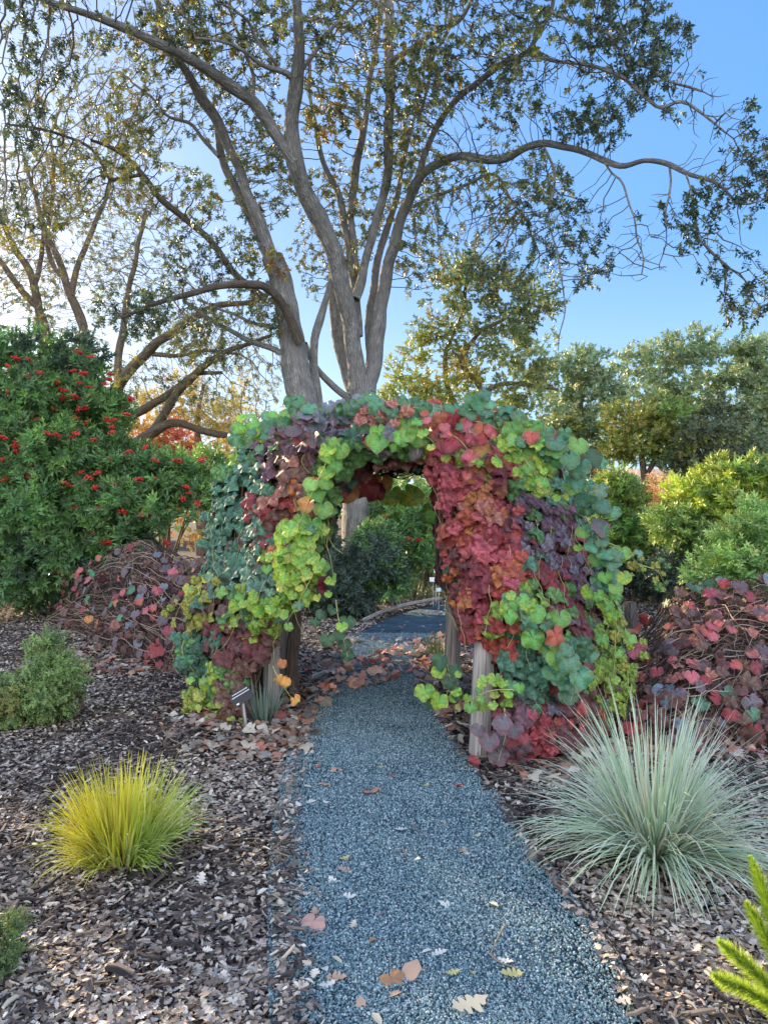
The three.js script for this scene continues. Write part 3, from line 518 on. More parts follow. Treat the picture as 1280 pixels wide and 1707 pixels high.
const SH = {
  t: [lin(0.156, 0.316, 0.084), lin(0.210, 0.411, 0.101), lin(0.128, 0.274, 0.101), lin(0.197, 0.355, 0.126), lin(0.112, 0.219, 0.076)], tl: [lin(0.304, 0.524, 0.121), lin(0.243, 0.444, 0.121), lin(0.161, 0.323, 0.101)],
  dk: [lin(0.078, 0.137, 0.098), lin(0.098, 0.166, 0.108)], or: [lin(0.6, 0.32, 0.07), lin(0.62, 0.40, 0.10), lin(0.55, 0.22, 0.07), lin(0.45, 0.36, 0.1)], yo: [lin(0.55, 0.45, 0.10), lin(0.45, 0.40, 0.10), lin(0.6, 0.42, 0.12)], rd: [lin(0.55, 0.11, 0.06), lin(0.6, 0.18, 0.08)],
  yg: [lin(0.432, 0.535, 0.055), lin(0.357, 0.486, 0.066), lin(0.470, 0.535, 0.088)], gr: [lin(0.236, 0.375, 0.080), lin(0.177, 0.300, 0.072), lin(0.315, 0.450, 0.097)], lg: [lin(0.306, 0.512, 0.146), lin(0.251, 0.448, 0.125), lin(0.362, 0.544, 0.188)],
  bl: [lin(0.321, 0.423, 0.219), lin(0.249, 0.344, 0.175), lin(0.391, 0.469, 0.241)], blk: [lin(0.121, 0.169, 0.079), lin(0.169, 0.206, 0.088)], pk: [lin(0.6, 0.38, 0.2), lin(0.55, 0.3, 0.15), lin(0.62, 0.46, 0.22)], ol: [lin(0.392, 0.440, 0.102), lin(0.293, 0.367, 0.085), lin(0.489, 0.489, 0.119)], gd: [lin(0.500, 0.425, 0.088), lin(0.375, 0.350, 0.075)],  // bl is lightened to paint distance haze into the leaves
  eg: [lin(0.207, 0.267, 0.102), lin(0.153, 0.203, 0.083), lin(0.276, 0.330, 0.110), lin(0.387, 0.405, 0.129)],
};
blobPlant({ name: 'live_oak', label: 'bushy evergreen tree with open lower crown painted sunlit gold right of the largest oak trunk', category: 'tree', base: P(800, 950, 20).setY(0), seed: 11, cols: SH, kind: 'ever', size: 0.21, clump: 0.42, per: 10,
  skeleton: [[[800, 948, 34, 20], [800, 800, 28, 20], [806, 700, 18, 20], [808, 650, 13, 20]], [[806, 660, 11, 20], [795, 640, 9, 20], [770, 600, 9, 20], [795, 560, 7, 20], [840, 530, 6, 20]], [[806, 655, 10, 20], [830, 642, 8, 20], [870, 640, 7, 20], [930, 650, 5, 20]], [[804, 720, 12, 20.2], [760, 680, 10, 20.3], [740, 600, 8, 20.4], [770, 520, 7, 20.4], [780, 450, 5, 20.3]], [[802, 700, 10, 20], [740, 690, 8, 20], [680, 650, 5, 20]]],
  blobs: [[778, 445, 38, 28, 20, .6, 'eg', 16], [760, 485, 50, 32, 20, .7, 'eg', 22], [815, 480, 40, 35, 20, .6, 'eg', 16], [885, 500, 48, 45, 20, .8, 'eg', 27], [850, 525, 60, 35, 20, .8, 'blk', 22], [735, 545, 50, 25, 20, .7, 'eg', 14, 'gd'], [810, 575, 75, 38, 20, .9, 'eg', 31], [880, 585, 50, 40, 20, .8, 'bl', 21], [705, 580, 40, 22, 20, .6, 'ol', 11, 'gd'], [680, 625, 45, 30, 20, .7, 'ol', 14, 'gd'], [770, 620, 40, 30, 20.3, .7, 'gd', 12], [730, 650, 70, 32, 20, .8, 'ol', 24, 'gd'], [860, 640, 70, 34, 20, .8, 'eg', 22], [665, 665, 40, 30, 20, .6, 'ol', 14], [900, 690, 70, 30, 20, .8, 'bl', 21], [800, 690, 80, 40, 20, .8, 'ol', 18]] });  // gd blobs put sunlight shining through the crown into the leaf colour
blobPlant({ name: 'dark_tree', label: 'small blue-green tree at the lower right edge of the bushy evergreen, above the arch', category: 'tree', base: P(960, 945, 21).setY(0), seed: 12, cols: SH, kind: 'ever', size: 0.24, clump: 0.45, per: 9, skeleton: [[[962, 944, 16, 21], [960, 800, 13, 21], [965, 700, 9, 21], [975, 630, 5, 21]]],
  blobs: [[940, 635, 50, 36, 21, .7, 'bl', 36], [975, 610, 38, 25, 21, .6, 'bl', 20], [960, 690, 50, 36, 21, .7, 'bl', 30], [1000, 660, 40, 36, 21.4, .7, 'bl', 22], [985, 730, 40, 40, 21, .7, 'bl', 26], [935, 730, 40, 40, 21, .7, 'ol', 18]] });
blobPlant({ name: 'hazy_tree', label: 'broad blue-green tree with haze put into its leaf colour along the right edge against the sky', category: 'tree', base: P(1210, 930, 27).setY(0), seed: 13, cols: SH, kind: 'ever', size: 0.3, clump: 0.6, per: 10, bark: M.barkDark,
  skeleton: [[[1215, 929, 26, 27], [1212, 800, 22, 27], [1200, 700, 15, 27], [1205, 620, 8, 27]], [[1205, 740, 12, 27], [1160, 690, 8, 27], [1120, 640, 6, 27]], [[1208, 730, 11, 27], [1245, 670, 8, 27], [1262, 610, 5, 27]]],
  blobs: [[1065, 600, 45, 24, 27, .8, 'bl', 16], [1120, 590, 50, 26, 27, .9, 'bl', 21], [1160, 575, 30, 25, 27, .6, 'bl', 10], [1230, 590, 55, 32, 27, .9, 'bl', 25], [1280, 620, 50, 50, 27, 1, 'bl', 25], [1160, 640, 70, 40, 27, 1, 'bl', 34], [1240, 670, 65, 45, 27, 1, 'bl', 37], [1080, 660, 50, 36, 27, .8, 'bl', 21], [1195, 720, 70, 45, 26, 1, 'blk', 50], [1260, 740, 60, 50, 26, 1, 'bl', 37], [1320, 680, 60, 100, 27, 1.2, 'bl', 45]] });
blobPlant({ name: 'round_tree', label: 'rounded olive-green tree with golden edges in front of the hazy tree', category: 'tree', base: P(1075, 945, 19).setY(0), seed: 14, cols: SH, kind: 'ever', size: 0.2, clump: 0.4, per: 11, skeleton: [[[1078, 952, 18, 19], [1076, 850, 15, 19], [1072, 780, 10, 19], [1060, 720, 6, 19]], [[1074, 800, 9, 19], [1100, 750, 7, 19], [1115, 720, 4, 19]]],
  blobs: [[1060, 700, 46, 28, 19, .7, 'ol', 40, 'gd'], [1105, 695, 40, 24, 19, .7, 'gr', 30, 'gd'], [1080, 735, 66, 28, 19, .8, 'ol', 46, 'gr'], [1035, 745, 34, 26, 19, .6, 'ol', 22], [1120, 750, 30, 36, 19, .6, 'ol', 24]] });
blobPlant({ name: 'brown_tree', label: 'dark brown-green tree between the rounded tree and the yellow-green shrub', category: 'tree', base: P(1170, 950, 18).setY(0), seed: 15, cols: SH, kind: 'ever', size: 0.2, clump: 0.4, per: 10, skeleton: [[[1170, 957, 20, 18], [1170, 850, 16, 18], [1172, 760, 8, 18]]],
  blobs: [[1170, 735, 48, 36, 18, .7, 'blk', 40, 'ol'], [1200, 780, 60, 40, 18, .8, 'blk', 50], [1150, 800, 40, 36, 18, .7, 'blk', 30], [1240, 790, 50, 50, 18, .8, 'blk', 34], [1130, 850, 60, 40, 18, .8, 'blk', 36]] });
blobPlant({ name: 'yellow_shrub', label: 'tall shrub with yellow-green tips, sunlight painted into their brightness, at the right edge', category: 'shrub', base: P(1215, 1020, 11).setY(0), seed: 16, cols: SH, kind: 'toyon', size: 0.15, clump: 0.26, per: 12, foliage: 'foliage', stems: 14,
  blobs: [[1215, 795, 45, 28, 11, .4, 'yg', 34, 'gr'], [1265, 800, 40, 36, 11, .4, 'gr', 30, 'yg'], [1165, 835, 50, 30, 11, .4, 'yg', 34, 'gr'], [1225, 845, 55, 32, 10.8, .4, 'yg', 44], [1275, 850, 40, 40, 10.8, .4, 'yg', 30, 'gr'], [1135, 880, 46, 40, 11, .5, 'gr', 40], [1195, 900, 60, 40, 10.8, .5, 'gr', 56], [1255, 910, 60, 50, 10.8, .5, 'gr', 50], [1160, 950, 60, 40, 10.8, .5, 'dk', 46, 'gr'], [1230, 975, 70, 40, 10.8, .5, 'gr', 50], [1330, 860, 60, 110, 11, .6, 'gr', 70, 'yg']] });  // yg on the upper blobs paints the sunlit tops
blobPlant({ name: 'autumn_shrub', label: 'small peach and orange autumn shrub left of the yellow-green shrub', category: 'shrub', base: P(1088, 1000, 13).setY(0), seed: 17, cols: SH, kind: 'fine', size: 0.15, clump: 0.25, per: 11, foliage: 'foliage', stems: 12, mat: M.leafDull,
  blobs: [[1095, 830, 34, 26, 13, .4, 'pk', 30], [1080, 865, 40, 26, 13, .4, 'pk', 34], [1110, 880, 34, 22, 13, .4, 'or', 18, 'pk'], [1085, 905, 38, 26, 13, .4, 'gd', 28], [1100, 940, 40, 26, 13, .4, 'ol', 20]] });
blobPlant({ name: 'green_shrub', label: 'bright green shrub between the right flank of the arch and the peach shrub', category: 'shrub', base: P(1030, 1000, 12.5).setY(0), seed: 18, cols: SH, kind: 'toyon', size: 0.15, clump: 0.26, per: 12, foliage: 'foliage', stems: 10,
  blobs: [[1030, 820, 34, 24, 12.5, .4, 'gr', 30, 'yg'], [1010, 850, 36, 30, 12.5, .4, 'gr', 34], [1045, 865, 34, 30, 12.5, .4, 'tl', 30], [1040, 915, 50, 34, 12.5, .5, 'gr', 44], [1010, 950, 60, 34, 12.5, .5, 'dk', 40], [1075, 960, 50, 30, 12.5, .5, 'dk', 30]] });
blobPlant({ name: 'grey_green_shrub', label: 'soft grey-green leafy plant in front of the yellow-green shrub at the right edge', category: 'shrub', base: P(1250, 1090, 8).setY(0), seed: 19, cols: SH, kind: 'toyon', size: 0.12, clump: 0.18, per: 9, foliage: 'foliage', stems: 16,
  blobs: [[1240, 900, 30, 40, 8, .25, 'lg', 26], [1262, 880, 20, 50, 8, .2, 'lg', 20], [1225, 945, 50, 30, 8, .3, 'lg', 34, 'gr'], [1275, 950, 40, 40, 8, .3, 'lg', 34, 'gr'], [1190, 960, 36, 18, 8, .2, 'lg', 14]] });
// glowing autumn trees at the back left
blobPlant({ name: 'autumn_tree', label: 'glowing yellow autumn tree seen under the arching limbs of the spreading tree', category: 'tree', base: P(330, 935, 26).setY(0), seed: 21, cols: SH, kind: 'fine', size: 0.3, clump: 0.6, per: 9, mat: M.leafDull, skeleton: [[[335, 931, 20, 26], [335, 800, 15, 26], [330, 700, 9, 26], [340, 640, 5, 26]]],
  blobs: [[250, 690, 46, 40, 26, .8, 'yo', 30, 'or'], [310, 660, 60, 40, 26, 1, 'yo', 30], [370, 700, 50, 50, 26, .9, 'yo', 26], [330, 730, 80, 40, 26, 1, 'yo', 40, 'or'], [400, 660, 40, 40, 26, .8, 'yo', 12], [370, 770, 60, 40, 26, 1, 'yo', 30]] });
blobPlant({ name: 'autumn_tree', label: 'orange and red autumn tree low behind the red-berried shrub, left of the arch', category: 'tree', base: P(275, 945, 22).setY(0), seed: 22, cols: SH, kind: 'fine', size: 0.26, clump: 0.5, per: 10, mat: M.leafDull, skeleton: [[[278, 940, 18, 22], [276, 850, 14, 22], [272, 760, 8, 22]]],
  blobs: [[235, 720, 36, 26, 22, .6, 'or', 26], [285, 735, 26, 30, 22, .5, 'rd', 20, 'or'], [270, 770, 60, 34, 22, .8, 'or', 40], [330, 790, 40, 34, 22, .7, 'yo', 24, 'or'], [300, 850, 90, 50, 22, 1, 'or', 40, 'ol']] });
blobPlant({ name: 'distant_red_tree', label: 'small scarlet tree peeping past the right shoulder of the arch', category: 'tree', base: P(990, 895, 40).setY(0), seed: 23, cols: SH, kind: 'fine', size: 0.4, clump: 0.5, per: 9, mat: M.leafDull, skeleton: [[[990, 899, 8, 40], [990, 840, 6, 40], [990, 780, 3, 40]]], blobs: [[988, 763, 12, 13, 40, .5, 'rd', 22], [984, 785, 10, 10, 40, .4, 'or', 8]] });
// dense far hedge trees that close the horizon
blobPlant({ name: 'treeline', label: 'low distant line of trees closing the horizon behind the garden', category: null, base: V(0, 0, -42), seed: 24, cols: SH, kind: 'ever', size: 0.6, clump: 1.4, per: 9, foliage: 'foliage',
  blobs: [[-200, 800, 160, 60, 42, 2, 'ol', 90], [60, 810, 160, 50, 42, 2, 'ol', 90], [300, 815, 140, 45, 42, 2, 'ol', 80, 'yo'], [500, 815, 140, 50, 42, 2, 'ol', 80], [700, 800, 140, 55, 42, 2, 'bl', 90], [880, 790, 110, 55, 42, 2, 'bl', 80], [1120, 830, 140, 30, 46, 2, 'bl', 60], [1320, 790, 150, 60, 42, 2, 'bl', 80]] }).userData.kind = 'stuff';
// ------------------------------------------------------------------ red-berried shrubs
const berryMat = std({ color: lin(0.55, 0.035, 0.03), roughness: 0.35 });
const berryGeo = [1, 2, 3].map(s => { R = rngOf(900 + s); const gs = []; for (let k = 0; k < 22; k++) { const g = new THREE.IcosahedronGeometry(0.010 * rr(0.85, 1.15), 0); const u = V(gauss(), gauss() * 0.6, gauss()).multiplyScalar(0.034); g.translate(u.x, u.y, u.z); gs.push(g); } return mergeGeometries(gs); });
function berries(t, list, seed, s = 1) { R = rngOf(seed); for (const p of list) piece('berry_cluster', pick(berryGeo), berryMat, t, tumble(p, V(rr(0.9, 1.5), rr(0.7, 1.1), rr(0.9, 1.4)).multiplyScalar(s), 0.5, 0.5)); }
{
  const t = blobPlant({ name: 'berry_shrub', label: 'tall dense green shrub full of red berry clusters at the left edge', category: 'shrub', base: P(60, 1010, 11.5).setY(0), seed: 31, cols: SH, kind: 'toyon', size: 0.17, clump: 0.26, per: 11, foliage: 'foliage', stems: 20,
    blobs: [[50, 600, 75, 40, 11.6, .7, 't', 26, 'dk'], [-10, 630, 80, 60, 11.4, .8, 't', 44, 'dk'], [110, 650, 70, 50, 11.4, .7, 't', 44], [40, 690, 80, 60, 11.1, .8, 't', 76, 'tl'], [150, 705, 60, 55, 11.2, .6, 't', 56, 'tl'], [90, 760, 90, 60, 10.9, .8, 't', 86, 'tl'], [10, 800, 80, 60, 10.9, .8, 't', 76, 'tl'], [170, 800, 70, 60, 10.9, .7, 't', 66], [80, 860, 100, 60, 10.7, .8, 't', 96, 'tl'], [-20, 900, 80, 60, 10.7, .8, 't', 66], [150, 910, 80, 60, 10.6, .7, 't', 70], [50, 960, 100, 50, 10.6, .7, 't', 80, 'dk'], [-90, 800, 90, 200, 11.3, 1, 't', 110, 'dk'], [-260, 800, 140, 200, 11.4, 1, 'dk', 130, 't'], [-520, 780, 200, 200, 11.6, 1, 'dk', 150, 't'], [130, 590, 40, 30, 12, .5, 'dk', 20]] });  // unseen far-left blobs added to keep the low sun off the foreground
  const spots = [[15, 610], [28, 597], [48, 598], [45, 627], [66, 621], [133, 587], [151, 595], [122, 618], [132, 639], [103, 648], [122, 660], [149, 645], [90, 681], [5, 685], [33, 698], [125, 696], [146, 703], [140, 682], [114, 711], [7, 729], [27, 737], [66, 726], [96, 725], [80, 722], [121, 729], [28, 753], [122, 765], [90, 774], [100, 777], [42, 784], [7, 800], [135, 787], [120, 810], [14, 844], [50, 854], [62, 854], [72, 852], [124, 848], [24, 867], [17, 878], [122, 865], [165, 850], [155, 889], [35, 897], [104, 897], [95, 945], [115, 931], [127, 928], [92, 905], [100, 955], [75, 880], [60, 700], [175, 640], [20, 650]];
  R = rngOf(320); for (let k = 0; k < 46; k++) spots.push([rr(-10, 190), rr(620, 960)]);
  berries(t, spots.map(([x, y]) => P(x, y, 10.35 + (y < 720 ? 0.35 : 0) + rr(-0.1, 0.1))), 32, 1.25);
}
{
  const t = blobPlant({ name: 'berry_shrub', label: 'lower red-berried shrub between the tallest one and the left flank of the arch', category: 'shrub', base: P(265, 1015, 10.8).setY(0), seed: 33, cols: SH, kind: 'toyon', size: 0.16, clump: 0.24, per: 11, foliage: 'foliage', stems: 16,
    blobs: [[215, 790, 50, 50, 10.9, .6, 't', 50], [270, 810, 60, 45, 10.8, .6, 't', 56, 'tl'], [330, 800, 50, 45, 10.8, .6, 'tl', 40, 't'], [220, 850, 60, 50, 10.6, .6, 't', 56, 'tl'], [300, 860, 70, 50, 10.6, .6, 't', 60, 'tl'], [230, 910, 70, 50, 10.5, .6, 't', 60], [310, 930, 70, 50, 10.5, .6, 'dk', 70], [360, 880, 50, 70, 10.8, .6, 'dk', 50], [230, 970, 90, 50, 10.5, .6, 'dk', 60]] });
  const spots = [[180, 700], [215, 753], [218, 665], [205, 838], [232, 799], [257, 800], [192, 808], [310, 812], [318, 822], [337, 766], [258, 767], [297, 768], [166, 848], [205, 853], [235, 857], [248, 857], [160, 812], [305, 832], [330, 840], [212, 690], [193, 700], [243, 745], [225, 900], [278, 905], [180, 905]];
  berries(t, spots.map(([x, y]) => P(x, y, 10.15 + rr(-0.1, 0.1))), 34, 1.4);
}
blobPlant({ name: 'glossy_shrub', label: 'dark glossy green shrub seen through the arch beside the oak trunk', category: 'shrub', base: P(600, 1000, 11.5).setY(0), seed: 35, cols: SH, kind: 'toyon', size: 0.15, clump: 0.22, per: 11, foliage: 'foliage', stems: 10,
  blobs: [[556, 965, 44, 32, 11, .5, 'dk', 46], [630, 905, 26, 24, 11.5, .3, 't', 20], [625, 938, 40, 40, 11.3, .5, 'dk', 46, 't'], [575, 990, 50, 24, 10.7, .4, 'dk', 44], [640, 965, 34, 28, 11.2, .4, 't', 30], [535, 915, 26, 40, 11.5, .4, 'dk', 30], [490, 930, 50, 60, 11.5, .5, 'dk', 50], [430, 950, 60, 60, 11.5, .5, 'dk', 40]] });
{
  const t = blobPlant({ name: 'berry_shrub', label: 'red-berried shrub framed in the middle of the arch opening', category: 'shrub', base: P(665, 985, 13).setY(0), seed: 36, cols: SH, kind: 'toyon', size: 0.16, clump: 0.24, per: 11, foliage: 'foliage', stems: 10,
    blobs: [[650, 850, 40, 30, 13.2, .5, 'tl', 34, 't'], [680, 880, 44, 34, 13, .5, 't', 44, 'tl'], [650, 910, 36, 30, 12.8, .5, 't', 34], [700, 920, 34, 30, 13, .5, 't', 26, 'dk'], [690, 830, 50, 30, 13.6, .5, 'tl', 26, 'ol'], [720, 870, 34, 40, 13.6, .5, 't', 26]] });
  berries(t, [[645, 877], [659, 891], [668, 904], [645, 897], [682, 898], [630, 910], [640, 862], [683, 880], [652, 925], [700, 900]].map(([x, y]) => P(x, y, 12.45)), 37, 1.3);
}
blobPlant({ name: 'dry_shrub', label: 'dark twiggy shrub with peach dry leaves right of the berries in the arch opening', category: 'shrub', base: P(715, 985, 14).setY(0), seed: 38, cols: SH, kind: 'fine', size: 0.16, clump: 0.25, per: 9, foliage: 'foliage', stems: 20, mat: M.leafDull,
  blobs: [[712, 905, 26, 34, 14, .4, 'dk', 26, 'pk'], [735, 930, 26, 30, 14, .4, 'dk', 24, 'ol'], [700, 880, 24, 16, 14.5, .4, 'pk', 12], [755, 900, 30, 60, 14.5, .5, 'ol', 26], [800, 920, 50, 60, 15, .5, 'ol', 40], [870, 920, 60, 70, 15, .6, 'dk', 40], [940, 930, 60, 60, 15, .6, 'gr', 40]] });
// ------------------------------------------------------------------ the wooden arbour
const tunnel = { back: 6.55 };
{
  const t = thing('garden_arbor', 'weathered grey timber arbour carrying the vine over the path', 'arbor', V(-0.1, 0, -5.4));
  const bar = (a, b, r0, r1, sides = 9, name = 'post') => { const mb = new MB(); const pts = []; for (let k = 0; k <= 10; k++) { const p = a.clone().lerp(b, k / 10); p.x += 0.012 * nz(p.y * 2, a.x * 9, 1); p.z += 0.012 * nz(p.y * 2, 4, a.x * 7); pts.push(p); } mb.tube(pts, pts.map((_, k) => r0 + (r1 - r0) * k / 10), sides, 0.12, true); return part(name, mb.geo(), M.wood, t); };
  bar(P(797, 1275, 4.62).setY(-0.05), P(822, 790, 4.95), 0.075, 0.062);
  bar(P(818, 1240, 4.85).setY(-0.05), P(822, 900, 4.9), 0.05, 0.045);
  bar(P(750, 1180, 6.3).setY(-0.05), P(767, 740, 6.3), 0.068, 0.06);
  bar(P(477, 1135, 6.75).setY(-0.05), P(474, 760, 6.7), 0.05, 0.045);
  bar(P(452, 1200, 5.6).setY(-0.05), P(450, 770, 5.75), 0.07, 0.06);
  bar(P(445, 752, 5.75), P(830, 745, 5.15), 0.05, 0.05, 8, 'beam');
  bar(P(474, 770, 6.7), P(775, 752, 6.3), 0.055, 0.055, 8, 'beam');
  bar(P(446, 745, 5.7), P(474, 760, 6.9), 0.05, 0.05, 8, 'rail');
  bar(P(828, 740, 5.1), P(768, 745, 6.5), 0.05, 0.05, 8, 'rail');
  bar(P(694, 757, 4.72), P(680, 770, 6.7), 0.047, 0.047, 10, 'ridge_pole');
  bar(P(590, 752, 5.3), P(580, 765, 6.7), 0.04, 0.04, 8, 'rail');
  // short fence post right of it
  const mb = new MB(); const a = G(1058, 1150), b = P(1050, 1003, a.z * -1); mb.tube([a, a.clone().lerp(b, .5), b], [0.055, 0.055, 0.05], 9, 0.15, true);
  const ft = thing('fence_post', 'short dark weathered post standing behind the right flank of the arch', 'post', a); part('post', mb.geo(), barkOf(lin(0.16, 0.16, 0.175)), ft);
}
// ------------------------------------------------------------------ vine leaf colours
const VC = {
  TG: [lin(0.115, 0.36, 0.215), VT.green], GR: [lin(0.19, 0.48, 0.13), VT.green], DG: [lin(0.06, 0.17, 0.09), VT.green], BG: [lin(0.19, 0.41, 0.31), VT.green], LM: [lin(0.42, 0.70, 0.075), VT.lime], YL: [lin(0.60, 0.66, 0.10), VT.lime],
  PK: [lin(0.78, 0.155, 0.205), VT.red], RD: [lin(0.68, 0.125, 0.085), VT.red], OR: [lin(0.76, 0.26, 0.09), VT.red], CR: [lin(0.45, 0.06, 0.085), VT.red], MR: [lin(0.27, 0.075, 0.075), VT.dark], PU: [lin(0.28, 0.15, 0.21), VT.dark], BP: [lin(0.33, 0.30, 0.42), VT.dark], BR: [lin(0.30, 0.16, 0.125), VT.dry], TN: [lin(0.48, 0.31, 0.21), VT.dry], SM: [lin(0.72, 0.28, 0.21), VT.dry],
};
const vineMats = {};
for (const k in VC) { R = rngOf(k.charCodeAt(0) * 31 + k.charCodeAt(1)); vineMats[k] = [0, 1, 2, 3, 4, 5].map(() => leafMat({ color: shade(VC[k][0], 0.3, 0.016), map: VC[k][1], roughness: k === 'TG' || k === 'BG' || k === 'BP' ? 0.42 : 0.6, transmission: 0.3 })); }
const vineLeafMat = leafMat({ map: VT.dry, transmission: 0.3, roughness: 0.65 });
const GL = [1, 2, 3, 4, 5, 6, 7].map(k => grapeLeaf(k * 13, 0.045 + 0.025 * (k % 4), 0.9 + 0.4 * (k % 4))), GLdry = [1, 2, 3, 4].map(k => grapeLeaf(k * 7 + 200, 0.2, 2.3));
const zones = s => s.split(';').map(a => { const [x, y, k] = a.split(','); return [+x, +y, k]; });
const zoneOf = Z => (x, y) => { let b = 1e9, k = 'TG'; for (const z of Z) { const d = (z[0] - x + gauss() * 32) ** 2 + (z[1] - y + gauss() * 32) ** 2; if (d < b) { b = d; k = z[2]; } } return k; };
const toPx = p => [640 - p.x / p.z * F, 853.5 - (p.y - EYE) / -p.z * F];
const leafFrame = (p, n, s, up = 0.3, jit = 0.5) => { const nn = n.clone(); if (nn.y > 0.25) { nn.y = 0.25 + (nn.y - 0.25) * 0.35; up *= 0.5; } nn.y += up; nn.normalize(); nn.x += gauss() * jit; nn.y += gauss() * jit * 0.8; nn.z += gauss() * jit * 0.6; return facing(p, nn.normalize(), V(gauss() * 0.7, -1, gauss() * 0.4), s); };
// scatters leaves on a sheet S(u,v) -> world point, at least gap photo pixels apart
function sheetLeaves(S, n, gap, off, inside = () => true) {
  const out = [], grid = new Map(), e = 0.01;
  for (let k = 0; k < n; k++) {
    const u = R(), v = R(), p = S(u, v); const [x, y] = toPx(p); if (!inside(x, y)) continue;
    if (nz(x * 0.045, y * 0.045, gap) > 0.2) continue; const gx = Math.floor(x / gap), gy = Math.floor(y / gap); let ok = true;
    for (let a = -1; a <= 1 && ok; a++) for (let b = -1; b <= 1 && ok; b++) for (const q of grid.get((gx + a) * 9999 + gy + b) || []) if ((q[0] - x) ** 2 + (q[1] - y) ** 2 < gap * gap) { ok = false; break; }
    if (!ok) continue; const key = gx * 9999 + gy; if (!grid.has(key)) grid.set(key, []); grid.get(key).push([x, y]);
    const a = S(Math.min(1, u + e), v).sub(S(Math.max(0, u - e), v)), b = S(u, Math.min(1, v + e)).sub(S(u, Math.max(0, v - e))); const nrm = a.cross(b).normalize(); if (nrm.dot(V(-p.x, EYE - p.y, -p.z)) < 0) nrm.negate();
    p.addScaledVector(nrm, -off + gauss() * 0.045); if (p.y < 0.03) continue;
    nrm.multiplyScalar(0.8).addScaledVector(V(-p.x, EYE - p.y, -p.z).normalize(), 0.2).normalize(); out.push({ p, n: nrm, x, y });
  }
  return out;
}
function putLeaves(t, front, back, sizeOf, kindOf, kindBack) {
  // the nearest 300 are parts, the others one part
  const rest = [];
  front.forEach((l, i) => {
    const s = sizeOf(l), k = l.k || kindOf(l.x, l.y), dry = k === 'BR' || k === 'TN' || k === 'MR', m = l.m || leafFrame(l.p, l.n, s, 0.35, dry ? 0.75 : 0.55);
    if (i < 300) piece('leaf', pick(dry && R() < 0.7 ? GLdry : GL), pick(vineMats[k]), t, m); else rest.push([m, shade(VC[k][0], 0.2, 0.012)]);
  });
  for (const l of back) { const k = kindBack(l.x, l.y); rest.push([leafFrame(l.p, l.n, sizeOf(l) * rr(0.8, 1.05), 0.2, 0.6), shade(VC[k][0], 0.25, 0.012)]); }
  if (rest.length) copies('foliage', GL[2], vineLeafMat, t, rest, 'stuff');
}
function tangle(t, S, n, off, len, r, mat, name = 'stems', bendK = 0.5) {
  const mb = new MB();
  for (let k = 0; k < n; k++) {
    let u = R(), v = R(); const a = rr(0, 6.28), L = len * rr(0.5, 1.3), pts = []; let du = Math.cos(a) * L / 8, dv = Math.sin(a) * L / 8; const o = off * rr(0.3, 1.5);
    for (let i = 0; i < 8; i++) { const p = S(Math.max(0, Math.min(1, u)), Math.max(0, Math.min(1, v))); p.z -= o + 0.04 * gauss(); p.y += 0.03 * gauss(); p.x += 0.02 * gauss(); if (p.y > 0.005) pts.push(p); u += du + gauss() * L * 0.03 * bendK; v += dv + gauss() * L * 0.03 * bendK; }
    if (pts.length > 3) { const q = spline(pts, 0.07), rad = r * rr(0.5, 1.6); mb.tube(q, q.map(() => rad), rad > 0.006 ? 5 : 3); }
  }
  return part(name, mb.geo(), mat, t, 'stuff');
}
const lerpL = (L, s) => { let k = 0; while (k < L.length - 2 && s > L[k + 1][0]) k++; const a = L[k], b = L[k + 1], t = (s - a[0]) / (b[0] - a[0]); return [a[1] + (b[1] - a[1]) * t, a[2] + (b[2] - a[2]) * t]; };
const IN = [[0, 415, 1190], [.08, 432, 1095], [.15, 470, 1030], [.2, 512, 985], [.25, 530, 925], [.32, 550, 840], [.4, 580, 768], [.5, 650, 752], [.58, 705, 770], [.64, 732, 800], [.7, 736, 850], [.78, 742, 960], [.85, 765, 1035], [.9, 825, 1075], [.95, 842, 1140], [1, 838, 1255]];
const OUT = [[0, 318, 1205], [.08, 300, 1090], [.14, 312, 1000], [.2, 350, 925], [.27, 352, 820], [.33, 378, 765], [.4, 432, 716], [.46, 500, 690], [.53, 600, 674], [.6, 720, 674], [.66, 815, 692], [.71, 885, 722], [.76, 935, 775], [.81, 980, 850], [.86, 1010, 935], [.9, 1030, 1010], [.95, 1052, 1110], [1, 1052, 1235]];
const dFront = x => 5.3 + (x - 440) * (4.66 - 5.3) / 360;
function archSheet(s, t) {
  const a = lerpL(IN, s), b = lerpL(OUT, s), x = a[0] + (b[0] - a[0]) * t, y = a[1] + (b[1] - a[1]) * t;
  const j = 0.05 * nz(x * 0.018, y * 0.018, 3) + 0.025 * nz(x * 0.05, y * 0.05, 8);
  return P(x, y, dFront(Math.min(860, x)) - 0.14 * Math.sin(Math.PI * Math.min(1, t * 1.3)) + (s < 0.45 ? 0.42 : 0.42 + 0.3 * Math.min(1, (s - 0.45) / 0.15)) * Math.pow(t, 2.4) + j * 1.6);
}
